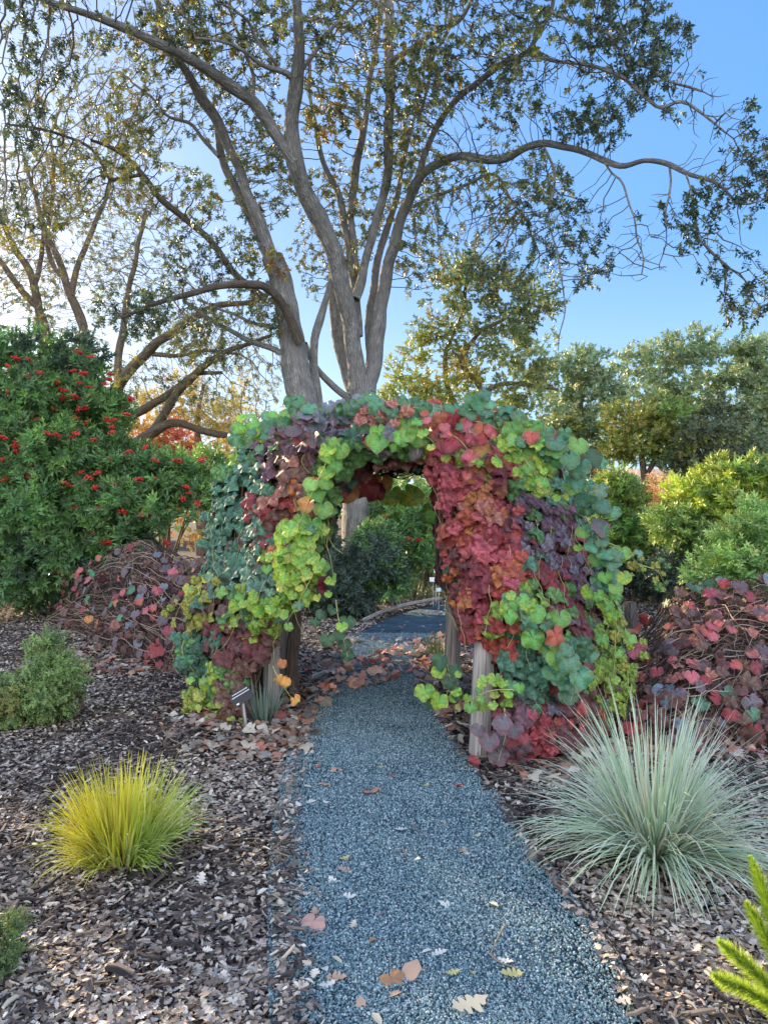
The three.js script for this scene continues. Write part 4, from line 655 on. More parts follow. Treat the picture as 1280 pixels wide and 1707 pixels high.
const zl = zones('420,715,LM;440,735,GR;400,735,TG;380,770,GR;365,800,TG;370,830,TG;400,810,TG;430,790,TG;455,765,PU;470,720,PU;500,720,PU;510,745,PU;490,770,BR;480,790,SM;505,795,BR;470,830,SM;480,850,BR;460,850,CR;440,860,CR;505,830,OR;420,840,TG;400,870,TG;385,890,TG;430,890,BG;450,900,TG;410,920,BR;390,930,TG;360,950,BG;345,960,TG;440,960,BG;420,950,BG;400,990,TG;380,970,DG;460,940,OR;460,980,BG;540,770,GR;530,790,GR;560,770,GR;520,700,BP;560,690,BP;580,700,BP;480,690,TG;540,680,TG;580,675,GR;500,690,LM;540,840,GR;560,830,GR;545,870,GR;470,900,LM;490,900,LM;520,900,GR;470,930,LM;500,950,LM;530,950,LM;480,970,LM;520,990,LM;440,1010,LM;420,1030,LM;400,1010,GR;380,1030,LM;350,1000,BR;340,1040,YL;320,990,YL;300,1020,YL;310,1070,TG;330,1090,TG;320,1120,TG;320,1150,LM;310,1170,YL;340,1140,LM;370,1120,GR;360,1080,MR;400,1070,MR;420,1080,MR;430,1100,BR;390,1110,BR;360,1160,BR;370,1190,TN;350,1200,LM;420,1160,BR;600,690,BP;620,720,BG;650,690,BP;640,740,GR;690,720,GR;620,700,SM;650,710,BR;700,700,PK;680,690,BR;660,680,TG;610,730,TG;600,745,GR');
const zr = zones('720,740,LM;740,700,RD;760,690,TG;800,690,TG;740,770,PK;760,790,PK;750,740,PK;790,730,SM;820,740,RD;780,760,OR;830,700,TG;870,710,GR;880,720,GR;850,730,RD;930,715,RD;900,740,TG;860,770,GR;810,760,LM;870,790,LM;900,780,LM;780,820,PK;800,840,SM;820,830,OR;790,860,OR;760,850,PK;750,890,RD;780,890,RD;800,910,PK;830,800,CR;850,820,CR;870,850,PU;840,870,PK;850,890,CR;880,880,BP;910,900,BP;900,870,PU;940,860,PU;970,890,PU;940,890,BR;960,920,CR;930,930,BP;950,950,PU;980,960,BP;900,950,CR;920,980,CR;880,960,TG;860,940,RD;840,960,OR;850,980,RD;820,1000,PK;790,1000,CR;800,970,CR;760,930,MR;750,1000,MR;770,990,OR;930,820,TG;960,830,TG;990,850,TG;980,800,TG;940,770,TG;960,740,GR;910,820,LM;900,840,GR;1000,900,BG;1010,930,TG;1020,960,GR;1000,990,GR;1010,1010,LM;1020,1030,LM;990,1040,GR;1040,1060,LM;1030,1090,LM;1020,1120,LM;1040,1140,LM;1040,1180,LM;1040,1200,LM;980,1060,MR;960,1040,CR;950,1020,PU;920,1040,RD;900,1010,BR;880,1020,LM;850,1030,LM;900,1000,GR;850,1040,RD;830,1060,RD;870,1080,TG;910,1070,TG;940,1080,TG;960,1100,BG;900,1100,TG;880,1130,TG;950,1130,TG;930,1120,CR;960,1150,GR;850,1130,TG;800,1160,LM;780,1170,LM;830,1150,LM;860,1150,TG;870,1160,TG;890,1170,PU;910,1180,BP;880,1190,CR;930,1150,MR;960,1190,MR;980,1200,RD;840,1200,PU;850,1230,PU;870,1220,PU;900,1220,PK;1000,1160,MR;1000,1220,BR;940,1220,MR;700,720,GR;680,715,BR');
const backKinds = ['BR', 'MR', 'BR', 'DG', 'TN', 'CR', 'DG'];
for (const side of [0, 1]) {
  R = rngOf(600 + side);
  const t = side ? thing('grape_vine', 'grape vine on the right half of the arch, leaves mostly crimson, pink and purple', 'vine', V(1.0, 0, -5), 'vines over the arch')
                 : thing('grape_vine', 'grape vine on the left half of the arch, leaves mostly teal and lime green', 'vine', V(-0.9, 0, -5.4), 'vines over the arch');
  const S = side ? (u, v) => archSheet(0.565 + u * 0.435, v) : (u, v) => archSheet(u * 0.572, v);
  const zf = zoneOf(side ? zr : zl);
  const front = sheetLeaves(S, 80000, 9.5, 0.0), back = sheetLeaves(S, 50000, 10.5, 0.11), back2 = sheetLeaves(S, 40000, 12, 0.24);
  // trailing shoots that hang in front: [from, to, kind, n, size]
  const sh = side ? [[860, 1150, 772, 1172, 'LM', 16, .12], [1000, 985, 1042, 1100, 'LM', 16, .13], [1042, 1090, 1040, 1205, 'LM', 12, .11], [1025, 1050, 1020, 1150, 'LM', 8, .11], [925, 745, 980, 850, 'TG', 16, .16], [975, 860, 1015, 1000, 'TG', 18, .16], [850, 740, 915, 830, 'LM', 14, .13], [1000, 900, 1075, 960, 'YL', 9, .1], [1060, 940, 1110, 985, 'YL', 7, .1], [745, 1110, 742, 1170, 'DG', 7, .15], [850, 1010, 905, 1020, 'LM', 7, .13], [870, 720, 915, 770, 'GR', 7, .16], [840, 1180, 830, 1270, 'PU', 9, .15], [700, 735, 735, 750, 'LM', 4, .15], [735, 690, 880, 708, 'TG', 22, .15], [720, 705, 860, 730, 'RD', 16, .13], [740, 720, 800, 780, 'PK', 12, .14], [850, 712, 925, 762, 'GR', 12, .15], [870, 1000, 940, 1140, 'TG', 18, .17], [960, 1080, 950, 1170, 'TG', 8, .15]]
    : [[556, 745, 468, 960, 'GR', 20, .16], [528, 880, 455, 1025, 'LM', 26, .17], [470, 880, 520, 1000, 'LM', 18, .16], [530, 940, 480, 1035, 'LM', 12, .13], [400, 1005, 440, 1040, 'LM', 10, .17], [350, 960, 285, 1050, 'YL', 11, .11], [360, 1120, 305, 1190, 'LM', 16, .14], [340, 1180, 385, 1230, 'YL', 8, .11], [310, 1060, 330, 1130, 'TG', 10, .13], [455, 1110, 490, 1170, 'OR', 4, .1], [560, 1000, 580, 1095, 'DG', 6, .13], [520, 705, 600, 694, 'BP', 9, .17], [430, 725, 560, 688, 'TG', 20, .15], [570, 690, 735, 688, 'TG', 22, .14], [600, 705, 730, 706, 'SM', 12, .12], [470, 715, 520, 740, 'PU', 9, .15], [640, 735, 715, 725, 'GR', 8, .18], [400, 730, 460, 705, 'LM', 6, .17]];
  const shootLeaves = [];
  for (let [x0, y0, x1, y1, k, n, s] of sh) { n = Math.round(n * 1.5); s *= 0.72;
    const d0 = dFront(Math.min(860, x0)) - 0.24 + (x0 > 930 ? (x0 - 930) / 120 * 0.62 : 0) + (x0 < 420 ? (420 - x0) / 120 * 0.3 : 0), d1 = dFront(Math.min(860, x1)) - 0.24 + (x1 > 930 ? (x1 - 930) / 120 * 0.62 : 0) + (x1 < 420 ? (420 - x1) / 120 * 0.3 : 0);
    const a = P(x0, y0, d0), b = P(x1, y1, d1), m = a.clone().lerp(b, 0.5).add(V(gauss() * 0.05, 0.05, 0.05)); const pts = spline([a, m, b], 0.04); { const sm = new MB(); sm.tube(pts, pts.map((_, i) => 0.0042 - 0.0026 * i / pts.length), 4); part('shoot', sm.geo(), M.shoot, t); }
    for (let i = 0; i < n; i++) { const f = Math.min(1, (i + R()) / n), p = pts[Math.floor(f * (pts.length - 1))].clone().add(V(gauss() * 0.12, gauss() * 0.085, gauss() * 0.07)); if (p.y < 0.04) p.y = 0.04 + 0.03 * R(); shootLeaves.push({ p, n: V(gauss() * 0.6, 0.1 + gauss() * 0.3, 1), k: R() < 0.2 ? undefined : R() < 0.3 ? ({ LM: pick(['GR', 'YL']), TG: pick(['GR', 'BG', 'DG']), GR: pick(['TG', 'LM']), PU: 'CR', RD: 'PK', PK: pick(['RD', 'CR']), YL: 'LM', BP: 'PU' })[k] || k : k, x: toPx(p)[0], y: toPx(p)[1], s: s * rr(0.55, 1.08) * (k === 'LM' || k === 'YL' ? 1 - 0.35 * f : 1) }); }
  }
  const vis = [...shootLeaves, ...front];
  console.log('vine', side, front.length, shootLeaves.length, back.length);
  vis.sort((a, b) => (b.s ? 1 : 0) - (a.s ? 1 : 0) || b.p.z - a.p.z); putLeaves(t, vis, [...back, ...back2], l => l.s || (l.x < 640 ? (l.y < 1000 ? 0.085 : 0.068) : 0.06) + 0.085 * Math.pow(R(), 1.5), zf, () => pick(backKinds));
  tangle(t, S, 420, 0.22, 0.35, 0.005, M.vineStem); tangle(t, S, 160, 0.40, 0.5, 0.009, M.vineDark, 'woody_stems');
  { // pale tendrils
    const mb = new MB(); for (let k = 0; k < 34; k++) { const l = pick(front), p = l.p.clone().addScaledVector(l.n, 0.06), pts = [p.clone()]; const dir = V(gauss() * 0.4, -1, gauss() * 0.3); for (let i = 0; i < 6; i++) { p.addScaledVector(dir, 0.05); p.x += gauss() * 0.025; p.z += 0.01 * gauss(); dir.x += gauss() * 0.5; if (p.y > 0.02) pts.push(p.clone()); } if (pts.length > 2) { const q = spline(pts, 0.03); mb.tube(q, q.map(() => 0.0018), 3); } } part('tendrils', mb.geo(), M.shoot, t, 'stuff'); }
  // roof and inner side of the tunnel, running back from the front
  const inner = [];
  for (let k = 0; k < (side ? 420 : 360); k++) {
    const s = side ? rr(0.5, 0.9) : rr(0.16, 0.56), a = lerpL(IN, s), d = rr(0.1, 1) * 1.75, f = dFront(a[0]), p0 = P(a[0], a[1], f);
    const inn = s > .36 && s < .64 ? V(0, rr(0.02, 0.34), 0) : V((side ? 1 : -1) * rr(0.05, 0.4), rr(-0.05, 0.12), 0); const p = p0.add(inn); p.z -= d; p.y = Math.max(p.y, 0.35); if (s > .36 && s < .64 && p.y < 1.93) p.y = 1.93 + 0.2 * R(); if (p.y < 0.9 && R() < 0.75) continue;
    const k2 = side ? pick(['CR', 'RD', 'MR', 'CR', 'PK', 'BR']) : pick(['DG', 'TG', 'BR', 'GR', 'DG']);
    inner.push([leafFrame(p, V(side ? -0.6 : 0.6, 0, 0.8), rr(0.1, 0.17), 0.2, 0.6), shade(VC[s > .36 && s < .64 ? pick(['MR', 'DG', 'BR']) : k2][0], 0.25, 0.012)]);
  }
  // outer skin of the tunnel behind the front
  for (let k = 0; k < 420; k++) { const s = side ? rr(0.56, 1) : rr(0, 0.56), a = lerpL(OUT, s), f = dFront(Math.min(860, Math.max(430, a[0]))) + 0.55, p = P(a[0], a[1], f); p.z -= rr(0, 1.3); p.x += (side ? -1 : 1) * 0.12 * R(); if (p.y < 0.05) continue; inner.push([leafFrame(p, V(side ? 0.8 : -0.8, 0.5, 0.2), rr(0.11, 0.18), 0.2, 0.5), shade(VC[pick(side ? ['TG', 'CR', 'LM', 'PU', 'TG'] : ['TG', 'GR', 'BR', 'TG'])][0], 0.25, 0.012)]); }
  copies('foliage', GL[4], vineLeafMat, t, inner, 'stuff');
  { // woody canes under the roof
    const mb = new MB(); for (let k = 0; k < 150; k++) { const y = rr(1.9, 2.2), z = -rr(side ? 5.0 : 5.55, 6.7), x0 = side ? rr(0.1, 0.75) : rr(-0.95, -0.1), L = rr(0.3, 0.8), pts = []; for (let i = 0; i < 6; i++) pts.push(V(x0 + (side ? -1 : 1) * L * i / 5 + gauss() * 0.05, y + gauss() * 0.045 - (R() < 0.12 ? 0.06 : 0), z + gauss() * 0.1)); const q = spline(pts, 0.08), r = rr(0.003, 0.012); mb.tube(q, q.map(() => r), r > 0.007 ? 5 : 3); } part('canes', mb.geo(), M.vineDark, t, 'stuff'); }
  if (!side) { const mb = new MB(), q = spline([P(488, 1165, 6.3).setY(-0.03), P(486, 1110, 6.3), P(492, 1030, 6.3), P(480, 920, 6.3), P(500, 800, 6.2)], 0.08); mb.tube(q, q.map((_, i) => 0.06 - 0.025 * i / q.length), 10, 0.22); part('vine_trunk', mb.geo(), barkOf(lin(0.24, 0.19, 0.16)), t); }
  else { const mb = new MB(), q = spline([G(945, 1180).setY(-0.03), P(955, 1100, 5.4), P(930, 1020, 5.3), P(900, 940, 5.2)], 0.08); mb.tube(q, q.map((_, i) => 0.05 - 0.02 * i / q.length), 9, 0.25); part('vine_trunk', mb.geo(), M.vineStem, t); }
  // single leaves dangling in the opening
  const dg = side ? [[690, 840, 5.9, 'YL'], [718, 868, 5.9, 'GR'], [680, 838, 6.1, 'LM'], [705, 765, 4.8, 'RD'], [730, 872, 5.6, 'GR'], [700, 760, 5.0, 'OR']] : [[578, 834, 5.4, 'OR'], [596, 803, 5.5, 'SM'], [636, 818, 5.8, 'OR'], [625, 833, 5.7, 'RD'], [560, 800, 5.4, 'SM'], [610, 822, 5.6, 'CR'], [650, 835, 6.0, 'YL']];
  for (const [x, y, d, k] of dg) { const mb = null; piece('dangling_leaf', pick(GL), pick(vineMats[k]), t, leafFrame(P(x, y, d).add(V(0, 0.07, 0)), V(gauss() * 0.3, 0.1, 1), rr(0.14, 0.2), 0.1, 0.25)); }
}
// ------------------------------------------------------------------ low vine mounds each side
function mound({ label, pos, top, base, x0, x1, deep, kinds, seed, n, size, zonesIn, gap }) {
  R = rngOf(seed); const t = thing('vine_mound', label, 'vine', pos, 'low vine mounds beside the arch');
  const S = (u, v) => { const x = x0 + (x1 - x0) * u, yt = lerpL(top, x)[0], yb = lerpL(base, x)[0], d0 = EYE * F / (yb - 853.5); const w = v; const d = d0 + deep * Math.pow(w, 1.5) + 0.12 * nz(x * 0.02, v * 3, seed); const y = yb + (yt - yb) * w; const p = P(x, y, d); return p; };
  const front = sheetLeaves(S, 22000, gap, -0.05), back = sheetLeaves(S, 16000, gap * 0.95, 0.08), b2 = sheetLeaves(S, 16000, gap, 0.18);
  const zf = zonesIn ? zoneOf(zonesIn) : () => pick(kinds);
  console.log('mound', front.length, back.length);
  front.sort((a, b) => b.p.z - a.p.z);
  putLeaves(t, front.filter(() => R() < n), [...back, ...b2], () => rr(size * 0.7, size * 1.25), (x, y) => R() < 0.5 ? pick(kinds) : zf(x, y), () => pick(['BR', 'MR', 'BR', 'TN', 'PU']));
  tangle(t, S, 260, 0.03, 0.4, 0.0032, M.vineStem); tangle(t, S, 200, 0.10, 0.5, 0.005, M.vineDark, 'woody_stems'); tangle(t, S, 80, -0.05, 0.5, 0.0025, std({ color: lin(0.42, 0.33, 0.27), roughness: 0.9 }), 'runners', 0.9);
}
mound({ label: 'low mound of purple and pink vine leaves left of the arch', pos: V(-2.9, 0, -8), seed: 71, x0: 82, x1: 360, deep: 1.0, size: 0.098, gap: 10.5, n: 0.62,
  top: [[82, 1012, 0], [130, 955, 0], [180, 920, 0], [240, 902, 0], [300, 930, 0], [360, 945, 0]], base: [[82, 1045, 0], [150, 1075, 0], [220, 1110, 0], [300, 1130, 0], [360, 1150, 0]],
  kinds: ['BR', 'MR', 'PU', 'BR', 'CR', 'BP'], zonesIn: zones('110,990,BP;120,1020,PU;150,960,PK;140,1000,CR;170,1000,SM;190,960,PK;200,930,PU;230,920,BR;260,910,BR;170,980,TG;200,1010,TG;215,985,BP;240,960,BR;280,960,PU;300,980,PK;260,1000,BP;230,1040,PU;255,1080,CR;200,1060,BR;280,1040,CR;310,1010,BR;180,1040,OR;330,960,BR;340,1050,MR;300,1100,BR;260,990,PK;210,1070,PU') });
mound({ label: 'sprawling low mound of crimson and purple vine leaves right of the arch', pos: V(2.3, 0, -5.6), seed: 72, x0: 1030, x1: 1420, deep: 1.7, size: 0.10, gap: 12, n: 0.58,
  top: [[1030, 1062, 0], [1078, 1048, 0], [1120, 995, 0], [1200, 968, 0], [1280, 972, 0], [1420, 950, 0]], base: [[1030, 1255, 0], [1150, 1265, 0], [1280, 1250, 0], [1420, 1240, 0]],
  kinds: ['BR', 'MR', 'BR', 'PU', 'CR', 'BR'], zonesIn: zones('1140,985,DG;1180,985,DG;1200,970,BP;1240,975,TG;1270,980,BP;1160,1000,TG;1220,1000,PU;1250,1010,PU;1190,1040,PK;1230,1045,PK;1260,1050,SM;1275,1030,PU;1070,1050,PK;1105,1050,PK;1060,1070,PK;1090,1065,PK;1180,1070,SM;1090,1110,PK;1130,1100,PK;1150,1100,SM;1080,1120,SM;1130,1140,SM;1200,1120,RD;1210,1140,PU;1250,1130,SM;1270,1140,BP;1060,1160,CR;1090,1170,PU;1120,1170,BP;1080,1195,TN;1160,1185,PU;1200,1170,TG;1240,1090,BR;1170,1150,BR;1230,1190,BR;1280,1180,MR;1140,1030,BR;1100,1020,BR;1140,1060,BR;1200,1090,BR;1280,1090,PU') });
// ------------------------------------------------------------------ grass tussocks
function tussock({ name, label, category, base, n, len, width, lean, colOf, seed, droop, group, short = 0.85, root = 0.07 }) {
  R = rngOf(seed); const t = thing(name, label, category, base, group), mb = new MB();
  for (let k = 0; k < n; k++) {
    let az = rr(0, 6.283); az += 0.35 * Math.sin(az * 5 + seed) + 0.2 * Math.sin(az * 9); const le = lean * Math.pow(R(), 0.62) + gauss() * 0.08, L = len * rr(0.5, 1.1) * (short + (1 - short) * Math.cos(le)), w = width * rr(0.7, 1.3), c = colOf(az, le);
    const r0 = root * Math.sqrt(R()), dir = V(Math.cos(az) * Math.sin(le), Math.cos(le) + 0.15, Math.sin(az) * Math.sin(le)).normalize(), p = base.clone().add(V(Math.cos(az + gauss() * 0.5) * r0, 0, Math.sin(az + gauss() * 0.5) * r0)), side = V(-Math.sin(az + gauss() * 0.6), 0, Math.cos(az + gauss() * 0.6)); const nS = 6; let pv = null; const dr = droop * rr(0.4, 1.5) * (0.3 + Math.sin(le));
    for (let i = 0; i <= nS; i++) {
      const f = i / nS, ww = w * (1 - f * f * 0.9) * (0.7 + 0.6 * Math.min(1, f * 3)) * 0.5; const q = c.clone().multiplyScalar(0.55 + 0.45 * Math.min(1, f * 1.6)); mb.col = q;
      const m = V(0, 0, 0).crossVectors(side, dir).multiplyScalar(ww * 0.5);
      const a = mb.v(p.x - side.x * ww, Math.max(0.012, p.y - side.y * ww), p.z - side.z * ww), b = mb.v(p.x + m.x, Math.max(0.012, p.y + m.y), p.z + m.z), d = mb.v(p.x + side.x * ww, Math.max(0.012, p.y + side.y * ww), p.z + side.z * ww);
      if (pv) { mb.q(pv[0], pv[1], b, a); mb.q(pv[1], pv[2], d, b); } pv = [a, b, d];
      p.addScaledVector(dir, L / nS); if (p.y < 0.015) p.y = 0.015; dir.y -= dr / nS * (0.5 + f * 1.4); dir.x += gauss() * 0.03; dir.z += gauss() * 0.03; dir.normalize();
    }
  }
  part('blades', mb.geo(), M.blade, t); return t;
}
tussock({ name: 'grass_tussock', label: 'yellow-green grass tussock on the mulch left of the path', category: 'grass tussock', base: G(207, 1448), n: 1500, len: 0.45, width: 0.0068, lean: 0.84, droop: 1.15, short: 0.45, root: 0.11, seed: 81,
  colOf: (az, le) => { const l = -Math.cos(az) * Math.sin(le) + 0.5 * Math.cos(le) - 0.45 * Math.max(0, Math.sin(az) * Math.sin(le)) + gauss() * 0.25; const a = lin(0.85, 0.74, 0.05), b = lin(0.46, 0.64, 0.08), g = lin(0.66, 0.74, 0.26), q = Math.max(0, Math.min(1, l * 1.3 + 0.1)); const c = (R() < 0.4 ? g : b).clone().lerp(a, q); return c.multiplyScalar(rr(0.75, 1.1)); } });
tussock({ name: 'grass_tussock', label: 'large silvery blue-green grass tussock right of the path', category: 'grass tussock', base: G(1092, 1430), n: 1100, len: 0.72, width: 0.0074, lean: 1.35, droop: 1.05, root: 0.09, seed: 82,
  colOf: () => pick([lin(0.70, 0.84, 0.66), lin(0.60, 0.78, 0.56), lin(0.78, 0.84, 0.70), lin(0.50, 0.70, 0.42), lin(0.76, 0.72, 0.54)]).clone().multiplyScalar(rr(0.8, 1.1)) });
tussock({ name: 'grass_tuft', label: 'small green grass tuft at the foot of the rear right arbour post', category: 'grass tuft', base: G(728, 1100), n: 160, len: 0.34, width: 0.006, lean: 1.1, droop: 0.8, seed: 83, colOf: () => lin(0.16, 0.24, 0.09).multiplyScalar(rr(0.7, 1.3)) });
tussock({ name: 'strap_plant', label: 'bluish strap-leaved clump between the plant label and the left arbour post', category: 'plant', base: G(440, 1212), n: 22, len: 0.36, width: 0.022, lean: 0.5, droop: 0.35, seed: 84, colOf: () => lin(0.20, 0.30, 0.24).multiplyScalar(rr(0.7, 1.3)) });
{ // dry low grass beyond the bend
  R = rngOf(85); const mb = new MB();
  for (let k = 0; k < 2600; k++) { const x0 = rr(630, 830), p = G(x0, rr(962, 1003)); if (pathDist(p.x, p.z) < 0.15) continue; const c = pick([lin(0.22, 0.26, 0.12), lin(0.34, 0.31, 0.18), lin(0.16, 0.22, 0.10)]); mb.col = c.clone().multiplyScalar(rr(0.7, 1.2)); const h = rr(0.12, 0.34), a = rr(0, 6.28), w = 0.006, dx = Math.cos(a), dz = Math.sin(a), l = rr(0.05, 0.2); const i0 = mb.v(p.x - dz * w, 0, p.z + dx * w), i1 = mb.v(p.x + dz * w, 0, p.z - dx * w), i2 = mb.v(p.x + dx * l * .4 + dz * w * .7, h * .6, p.z + dz * l * .4 - dx * w * .7), i3 = mb.v(p.x + dx * l, h, p.z + dz * l); mb.t(i0, i1, i2); mb.t(i0, i2, i3); }
  const m = part(numbered('grass'), mb.geo(), M.blade, null, 'stuff'); tag(m, 'thin dry low grass beyond the bend of the path');
}
// ------------------------------------------------------------------ foxtail fern, lower right corner
{
  const base = P(1345, 1760, 2.12); base.y = 0; const t = thing('foxtail_fern', 'bright green foxtail fern with fuzzy plumes at the lower right corner', 'fern', base); R = rngOf(86);
  for (const [x, y, d] of [[1250, 1430, 2.2], [1244, 1506, 2.14], [1199, 1570, 2.1], [1189, 1626, 2.05], [1300, 1480, 2.1], [1310, 1580, 2.0], [1360, 1450, 2.15]]) {
    const tip = P(x, y, d), m = base.clone().lerp(tip, 0.5).add(V(-0.01, 0.05, 0.02)); const pts = spline([base.clone(), m, tip], 0.004); const mb = new MB(), len = pts.length;
    const T = V(0, 0, 0), A = V(0, 0, 0), B = V(0, 0, 0);
    for (let i = 0; i < len; i++) { const f = i / len; T.subVectors(pts[Math.min(len - 1, i + 1)], pts[Math.max(0, i - 1)]).normalize(); A.set(1, 0, 0).cross(T).normalize(); B.crossVectors(T, A);
      const r = 0.033 * Math.min(1, (1 - f) * 5 + 0.25);
      for (let k = 0; k < 34; k++) { const a = rr(0, 6.28), rr0 = r * rr(0.6, 1.1), o = A.clone().multiplyScalar(Math.cos(a)).addScaledVector(B, Math.sin(a)), e = pts[i].clone().addScaledVector(o, rr0).addScaledVector(T, r * rr(0.5, 1.2)), s = V(0, 0, 0).crossVectors(o, T).multiplyScalar(0.0018); mb.col = lin(0.42, 0.62, 0.04).lerp(lin(0.62, 0.74, 0.08), R()).multiplyScalar(rr(0.7, 1.1)); const p = pts[i]; const i0 = mb.v(p.x - s.x, p.y - s.y, p.z - s.z), i1 = mb.v(p.x + s.x, p.y + s.y, p.z + s.z), i2 = mb.v(e.x, e.y, e.z); mb.t(i0, i1, i2); } }
    part('plume', mb.geo(), M.blade, t);
  }
}
blobPlant({ name: 'wispy_shrub', label: 'small wispy green shrub on the mulch at the left edge', category: 'shrub', base: G(62, 1200), seed: 41, cols: { a: [lin(0.23, 0.36, 0.10), lin(0.30, 0.44, 0.14), lin(0.16, 0.25, 0.08)], b: [lin(0.36, 0.35, 0.09), lin(0.28, 0.32, 0.09)] }, kind: 'fine', size: 0.075, clump: 0.11, per: 12, foliage: 'foliage', stems: 26, mat: M.leafDull,
  blobs: [[88, 1085, 24, 34, 5.5, .15, 'a', 18], [95, 1125, 42, 30, 5.4, .2, 'a', 40], [55, 1150, 50, 28, 5.3, .2, 'a', 36, 'b'], [20, 1165, 36, 32, 5.3, .2, 'b', 28, 'a'], [95, 1165, 36, 30, 5.3, .2, 'a', 26], [40, 1195, 34, 16, 5.3, .15, 'a', 14], [-40, 1160, 40, 36, 5.3, .2, 'a', 26]] });
blobPlant({ name: 'low_plant', label: 'dark mossy little plant at the lower left corner', category: 'plant', base: G(-10, 1690), seed: 42, cols: { a: [lin(0.09, 0.15, 0.05), lin(0.12, 0.2, 0.06)] }, kind: 'fine', size: 0.035, clump: 0.05, per: 10, foliage: 'foliage', mat: M.leafDull, blobs: [[0, 1625, 34, 26, 2.42, .08, 'a', 24], [-30, 1660, 30, 26, 2.4, .08, 'a', 20], [10, 1660, 24, 16, 2.38, .06, 'a', 12]] });
// ------------------------------------------------------------------ plant label, small far labels
{
  const foot = G(412, 1222), t = thing('plant_label', 'small black plant label with white lines on a thin metal stake left of the path', 'plant label', foot);
  const mb = new MB(), head = P(404, 1162, -foot.z); mb.tube([foot.clone(), foot.clone().lerp(head, 0.5), head], [0.011, 0.011, 0.010], 8, 0, true); part('stake', mb.geo(), std({ color: lin(0.55, 0.57, 0.6), roughness: 0.4, metalness: 0.6 }), t);
  const g = new THREE.BoxGeometry(0.15, 0.096, 0.006);
  const pm = new THREE.Mesh(g, std({ color: lin(0.012, 0.014, 0.018), roughness: 0.4 })); pm.name = 'plate'; pm.position.copy(head).sub(foot).add(V(0.0, 0.01, 0.012)); pm.rotation.set(-0.5, 0.25, 0.50, 'YXZ'); pm.castShadow = true; t.add(pm);
  const white = std({ color: lin(0.75, 0.77, 0.8), roughness: 0.6 });
  const rows = [[0, 0.034, 0.12, 0.006], [-0.002, 0.015, 0.135, 0.005], [-0.052, -0.036, 0.02, 0.012]];
  for (const [x, y, w, h] of rows) { if (y > 0.03) { for (let k = 0; k < 9; k++) { const l = new THREE.Mesh(new THREE.PlaneGeometry(w / 11 * (k % 3 ? 1 : 0.7), h), white); l.name = 'lettering'; l.position.set(x - w / 2 + (k + 0.5) * w / 9, y, 0.0042); pm.add(l); } } else { const l = new THREE.Mesh(new THREE.PlaneGeometry(w, h), white); l.name = 'lettering'; l.position.set(x, y, 0.0042); pm.add(l); } }
}
[['small square white plant label, topmost of three beyond the arch', 727, 951, 12.2, 0.085, 0.085], ['wider white plant label, middle of three beyond the arch', 722, 966, 11.8, 0.12, 0.075], ['small bluish white plant label, lowest of three beyond the arch', 731, 983, 11.4, 0.07, 0.06]].forEach(([lb, x, y, d, w, h], i) => {
  const p = P(x, y, d), t = thing('white_label', lb, 'plant label', p.clone().setY(0)); const g = new THREE.BoxGeometry(w, h, 0.006); const m = new THREE.Mesh(g, std({ color: i === 2 ? lin(0.55, 0.68, 0.75) : lin(0.82, 0.86, 0.88), roughness: 0.5 })); m.name = 'plate'; m.position.set(0, p.y, 0.006); m.rotation.set(-0.4, 0.1, 0.05); t.add(m);
  const mb = new MB(); mb.tube([V(p.x, 0, p.z), V(p.x, p.y / 2, p.z), V(p.x, p.y, p.z)], [0.004, 0.004, 0.004], 6); part('stake', mb.geo(), std({ color: lin(0.5, 0.52, 0.55), roughness: 0.5 }), t);
});
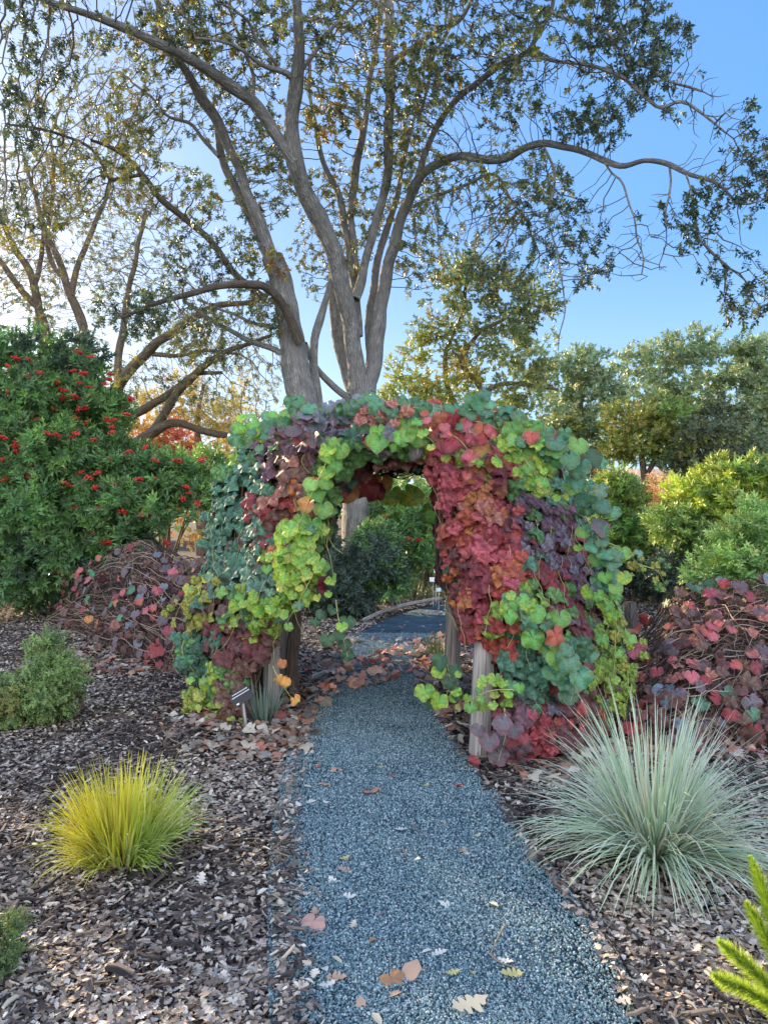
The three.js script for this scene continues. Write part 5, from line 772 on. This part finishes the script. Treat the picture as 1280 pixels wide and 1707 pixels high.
// ------------------------------------------------------------------ house glimpsed at the right
{
  const d = 48, c = P(1085, 853, d); c.y = 0; const t = thing('house', 'low house with a tan roof and white wall glimpsed behind the shrubs at right', 'house', c); const w = 11, dp = 7, hw = 2.9, hr = 4.6;
  const wall = new THREE.BoxGeometry(w, hw, dp); wall.translate(c.x, hw / 2, c.z - dp / 2); part('wall', wall, std({ color: lin(0.72, 0.72, 0.7), roughness: 0.9 }), t);
  const mb = new MB(), o = 0.5; const a = [[-w / 2 - o, hw - 0.1, o], [w / 2 + o, hw - 0.1, o], [w / 2 + o, hr, -dp / 2], [-w / 2 - o, hr, -dp / 2], [-w / 2 - o, hw - 0.1, -dp - o], [w / 2 + o, hw - 0.1, -dp - o]].map(q => mb.v(c.x + q[0], q[1], c.z + q[2])); mb.q(a[0], a[1], a[2], a[3]); mb.q(a[3], a[2], a[5], a[4]); mb.t(a[0], a[3], a[4]); mb.t(a[1], a[5], a[2]); part('roof', mb.geo(), std({ color: lin(0.46, 0.32, 0.22), roughness: 0.9, side: THREE.DoubleSide }), t);
  const fa = new THREE.BoxGeometry(w + 1.1, 0.18, 0.06); fa.translate(c.x, hw - 0.14, c.z + 0.55); part('fascia', fa, std({ color: lin(0.8, 0.8, 0.78), roughness: 0.8 }), t);
  for (const x of [-3.2, 0.4, 3.4]) { const g = new THREE.BoxGeometry(1.3, 1.1, 0.06); g.translate(c.x + x, 1.6, c.z + 0.03); const win = part('window', g, std({ color: lin(0.8, 0.8, 0.8), roughness: 0.7 }), t); const p = new THREE.BoxGeometry(1.15, 0.95, 0.02); const m = new THREE.Mesh(p, std({ color: lin(0.05, 0.07, 0.09), roughness: 0.15 })); m.name = 'pane'; m.position.set(x, 1.6, 0.075); win.add(m); }
  const c2 = P(992, 853, 46); c2.y = 0; const t2 = thing('shed', 'small white gabled outbuilding showing past the right shoulder of the arch', 'shed', c2); const s = new THREE.BoxGeometry(1.3, 4.2, 1.3); s.translate(c2.x, 2.1, c2.z); part('wall', s, std({ color: lin(0.8, 0.82, 0.85), roughness: 0.9 }), t2); const rf = new THREE.ConeGeometry(1.1, 0.6, 4, 1); rf.rotateY(Math.PI / 4); rf.translate(c2.x, 4.5, c2.z); part('roof', rf, std({ color: lin(0.6, 0.6, 0.62), roughness: 0.9 }), t2);
}
// ------------------------------------------------------------------ litter
const LB = [1, 2, 3, 4].map(k => lobedLeaf(1, 0.62, k * 19).geo()), OV = [simpleLeaf(1, 0.46, 0.3, 0.25).geo(), simpleLeaf(1, 0.6, 0.15, 0.4).geo()];
const CHIP = (() => { const g = new THREE.BoxGeometry(1, 0.12, 0.2, 3, 1, 1); const p = g.attributes.position; for (let k = 0; k < p.count; k++) { const x = p.getX(k), e = 1 - Math.abs(x) * 0.7; p.setY(k, p.getY(k) * e + 0.06 * Math.sin(x * 4)); p.setZ(k, p.getZ(k) * e + 0.05 * Math.cos(x * 5)); } g.computeVertexNormals(); return g; })();
{
  R = rngOf(91);
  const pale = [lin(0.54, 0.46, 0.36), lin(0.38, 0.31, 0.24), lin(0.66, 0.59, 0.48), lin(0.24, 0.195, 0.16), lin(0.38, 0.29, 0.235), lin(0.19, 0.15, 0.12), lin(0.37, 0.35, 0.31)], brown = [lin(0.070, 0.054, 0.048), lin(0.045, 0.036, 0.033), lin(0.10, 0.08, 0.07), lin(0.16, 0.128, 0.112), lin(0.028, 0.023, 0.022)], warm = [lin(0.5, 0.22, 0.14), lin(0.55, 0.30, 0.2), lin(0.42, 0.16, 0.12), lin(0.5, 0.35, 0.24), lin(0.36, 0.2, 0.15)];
  const spot = () => { const d = 1.75 + Math.pow(R(), 1.5) * 12.5, w = 0.62 * d + 0.6; return V(rr(-w, w), 0, -d); };
  const chips = [], ov = [[], []], lb = [[], [], [], []], gl = [[], []];
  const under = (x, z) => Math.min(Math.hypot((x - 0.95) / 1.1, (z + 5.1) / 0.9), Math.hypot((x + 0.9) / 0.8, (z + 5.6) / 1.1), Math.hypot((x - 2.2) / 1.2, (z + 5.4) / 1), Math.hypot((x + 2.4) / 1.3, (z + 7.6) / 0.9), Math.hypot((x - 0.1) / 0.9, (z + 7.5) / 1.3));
  for (let k = 0; k < 210000; k++) {
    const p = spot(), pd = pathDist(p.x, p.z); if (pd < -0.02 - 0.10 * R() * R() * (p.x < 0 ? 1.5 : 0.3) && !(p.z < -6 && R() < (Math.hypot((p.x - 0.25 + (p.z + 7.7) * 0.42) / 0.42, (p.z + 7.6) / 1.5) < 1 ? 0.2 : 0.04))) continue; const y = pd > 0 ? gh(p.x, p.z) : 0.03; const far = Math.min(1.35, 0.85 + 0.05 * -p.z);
    const cl = nz(p.x * 0.9, 3, p.z * 0.9) + 0.7 * nz(p.x * 2.6, 8, p.z * 2.6), ft = Math.min(1, Math.max(0, (-p.z - 3) / 4)); const q = R(), leafy = 0.58 + 0.85 * cl + (p.x < -1.1 && p.z > -3.2 ? 0.22 : 0) + 0.28 * ft + (p.x > 0 ? 0.05 : 0);
    p.y = y + rr(0.004, 0.028);
    if (q > leafy) { const s = rr(0.02, 0.06) * (R() < 0.06 ? 1.8 : 1) * far; chips.push([flat(p, V(s * rr(0.8, 1.3), s * 0.9, s * rr(0.5, 1.2)), 0.4), shade(pick(R() < 0.14 ? pale : brown), 0.25)]); chips[chips.length - 1][0].multiply(new THREE.Matrix4().makeRotationX(-1.57)); }
    else { const sunPatch = Math.hypot((p.x - 0.25 + (p.z + 7.7) * 0.42) / 0.42, (p.z + 7.6) / 1.5) < 1, u = sunPatch || under(p.x, p.z) < 1; const a = R(); const c = shade(pick(u && R() < (sunPatch ? 0.95 : 0.34) ? warm : pale), 0.22, 0.015);
      if (u && a < (sunPatch ? 0.3 : 0.12)) gl[k % 2].push([flat(p.setY(p.y + 0.015), rr(0.045, 0.095), sunPatch ? 1.1 : 0.6), c.multiplyScalar(sunPatch ? 1.5 : 0.75)]);  // vine leaves inside the sun patch brightened to paint in its light
      else if (a < 0.55) ov[k % 2].push([flat(p, rr(0.016, 0.038) * far, 0.4), c]);
      else lb[k % 4].push([flat(p, rr(0.022, 0.045) * (R() < 0.08 ? 1.8 : 1) * far, 0.4), c]); }
  }
  console.log('chips', chips.length, 'leaves', ov[0].length * 2, lb[0].length * 4, gl[0].length * 2);
  const t = thing('leaf_litter', 'bark mulch and dead leaves covering the beds on both sides of the path', null); t.userData.kind = 'stuff';
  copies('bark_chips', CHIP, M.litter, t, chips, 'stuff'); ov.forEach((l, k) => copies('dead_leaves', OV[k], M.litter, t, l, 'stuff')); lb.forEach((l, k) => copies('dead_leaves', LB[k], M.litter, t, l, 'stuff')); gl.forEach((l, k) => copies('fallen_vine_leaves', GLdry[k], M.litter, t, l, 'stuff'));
}
// ------------------------------------------------------------------ single leaves and twigs on the path
{
  R = rngOf(95);
  const LC = { white: lin(0.66, 0.66, 0.58), pale: lin(0.55, 0.50, 0.36), tan: lin(0.45, 0.31, 0.22), brown: lin(0.30, 0.17, 0.09), red: lin(0.45, 0.08, 0.07), rust: lin(0.5, 0.22, 0.14), pink: lin(0.5, 0.30, 0.24), yellow: lin(0.56, 0.50, 0.20) };
  const lm = {}; for (const k in LC) lm[k] = std({ color: LC[k], roughness: 0.8, side: THREE.DoubleSide });
  const words = { lobed: 'lobed oak leaf', oval: 'narrow oval leaf', vine: 'broad vine leaf' }, shapes = { lobed: LB, oval: OV, vine: GLdry }, sz = { lobed: 0.062, oval: 0.045, vine: 0.085 };
  const list = '370,95,pink,vine,1.1;280,80,red,vine,.5;305,175,tan,vine,.7;545,215,rust,vine,1;665,125,red,oval,1;835,170,yellow,lobed,.9;995,178,red,vine,.7;910,210,rust,oval,.8;925,243,rust,lobed,.7;270,262,white,lobed,1;340,268,white,lobed,.8;425,180,white,lobed,.6;1045,315,white,oval,.8;730,408,white,lobed,1;900,370,tan,lobed,.8;165,265,white,lobed,1;110,340,pale,lobed,1;700,515,brown,lobed,1;722,565,brown,lobed,1.2;797,558,white,oval,1.1;990,530,tan,lobed,1.1;1042,540,white,lobed,.9;1140,545,rust,lobed,1;1210,655,yellow,lobed,1.3;440,540,yellow,lobed,1;370,605,tan,lobed,1.2;330,648,white,lobed,1.1;240,520,rust,lobed,.8;475,750,white,lobed,1.3;880,778,white,lobed,1.5;120,710,brown,lobed,1;255,800,tan,lobed,1;250,878,pink,vine,1;90,865,pale,lobed,1.3;580,845,red,oval,.6;575,968,brown,oval,.9;780,1085,tan,oval,2.6;935,1025,white,lobed,1;650,1170,brown,vine,.9;1000,1125,yellow,lobed,.9;1065,1145,yellow,oval,1;1195,1145,yellow,lobed,1.3;1140,1265,pale,lobed,2.2;345,1055,pale,oval,1.1;140,1045,yellow,oval,1.1;275,1205,white,lobed,1;425,1165,tan,lobed,1.2;490,1260,tan,oval,1.3;640,1265,tan,oval,1.2;130,1250,tan,lobed,1.1;550,1345,pale,oval,1.3;855,1022,white,oval,.9;1190,800,pale,oval,1;440,910,pale,lobed,.8;20,710,white,oval,1.2;320,1130,white,oval,1;1270,1085,white,lobed,1;1060,440,pale,lobed,.8;580,85,yellow,oval,1;390,298,red,oval,.6'.split(';');
  const seen = {}, at = { }, across = p => { const a = edgeAt(pL, p.z), b = edgeAt(pR, p.z), t = (p.x - a) / (b - a); return t < 0.12 ? 'left rim' : t < 0.36 ? 'left side' : t < 0.62 ? 'centre' : t < 0.85 ? 'right side' : 'right rim'; }, where = p => across(p) + (p.z > -2.4 ? ' of the path at its very bottom' : p.z > -2.75 ? ' of the path near its bottom end' : p.z > -3.15 ? ' of the path below tussock level' : p.z > -3.7 ? ' of the path between the tussocks' : p.z > -4.1 ? ' of the path just past the tussocks' : ' of the path just before the arch');
  const recs = list.map(s => { const [x, y, c, k, q] = s.split(','), px = 440 + x * 0.328, py = 1250 + y * 0.328, p = G(px, py, 0.03); return { p, c, k, q: +q, key: c + ' ' + words[k] + ' at ' + where(p) }; });
  for (const r of recs) seen[r.key] = (seen[r.key] || 0) + 1;
  for (const r of recs) { const same = recs.filter(q => q.key === r.key).sort((a, b) => b.p.z - a.p.z), i = same.indexOf(r); r.ord = same.length === 2 ? ['nearer ', 'farther '][i] : same.length > 2 ? ['nearest ', 'middle ', 'farthest '][Math.min(2, i)] : '';
    const s = sz[r.k] * r.q, m = flat(r.p.clone().setY(0.034 + 0.006 * Math.max(0, r.q - 1)), V(s, s, s * (r.c === 'brown' ? 1.8 : r.q > 1.5 ? 0.5 : 1)), 0.2 / Math.max(1, r.q)); const o = piece(numbered('fallen_leaf'), pick(shapes[r.k]), lm[r.c], null, m);
    tag(o, r.ord + (r.c === 'white' ? 'whitish' : r.c) + ' ' + words[r.k] + ', ' + where(r.p), 'leaf', seen[r.key] > 1 ? 'leaves: ' + r.key : undefined);
  }
  const twig = (name, label, lines, w, y = 0.034, mat = M.twigPale) => { const mb = new MB(); for (const l of lines) { const q = spline(l.map(a => G(a[0], a[1], y)), 0.02); mb.tube(q, q.map((_, i) => w * (1 - 0.4 * i / q.length)), 5, 0.15, true); } tag(part(numbered(name), mb.geo(), mat, null), label, 'twig'); };
  const Q = (x, y) => [440 + x * 0.328, 1250 + y * 0.328];
  twig('twig', 'long forked grey twig on the right half of the path near the camera', [[Q(1225, 890), Q(1185, 960), Q(1150, 1040)], [Q(1150, 1040), Q(1200, 1080), Q(1290, 1112)]], 0.0035);
  twig('twig', 'curved grey twig at the left rim of the path', [[Q(175, 450), Q(150, 500), Q(165, 570), Q(210, 605), Q(270, 612)]], 0.0035);
  twig('twig', 'straight thin dark twig in the middle of the path', [[Q(750, 380), Q(790, 420), Q(825, 460)]], 0.002);
  twig('twig', 'short pale twig across the left half of the path near the camera', [[Q(240, 945), Q(290, 925), Q(330, 935)]], 0.003);
  twig('stick', 'thin stick lying on the leaf litter left of the path below the plant label', [[[272, 1218], [285, 1232], [303, 1240]], [[303, 1240], [312, 1252]]], 0.006, 0.05);
  twig('bark_strip', 'pale strip of bark on the litter just inside the arch at left', [[[520, 1130], [540, 1122], [562, 1117]]], 0.03, 0.04, M.wood);
  twig('stick', 'dark fallen stick on the litter inside the arch at left', [[[512, 1166], [530, 1155], [550, 1140]]], 0.016, 0.04, M.bark);
}
scene.traverse(o => { if (o.isMesh) { o.castShadow = o.receiveShadow = true; } });
renderer.render(scene, camera);
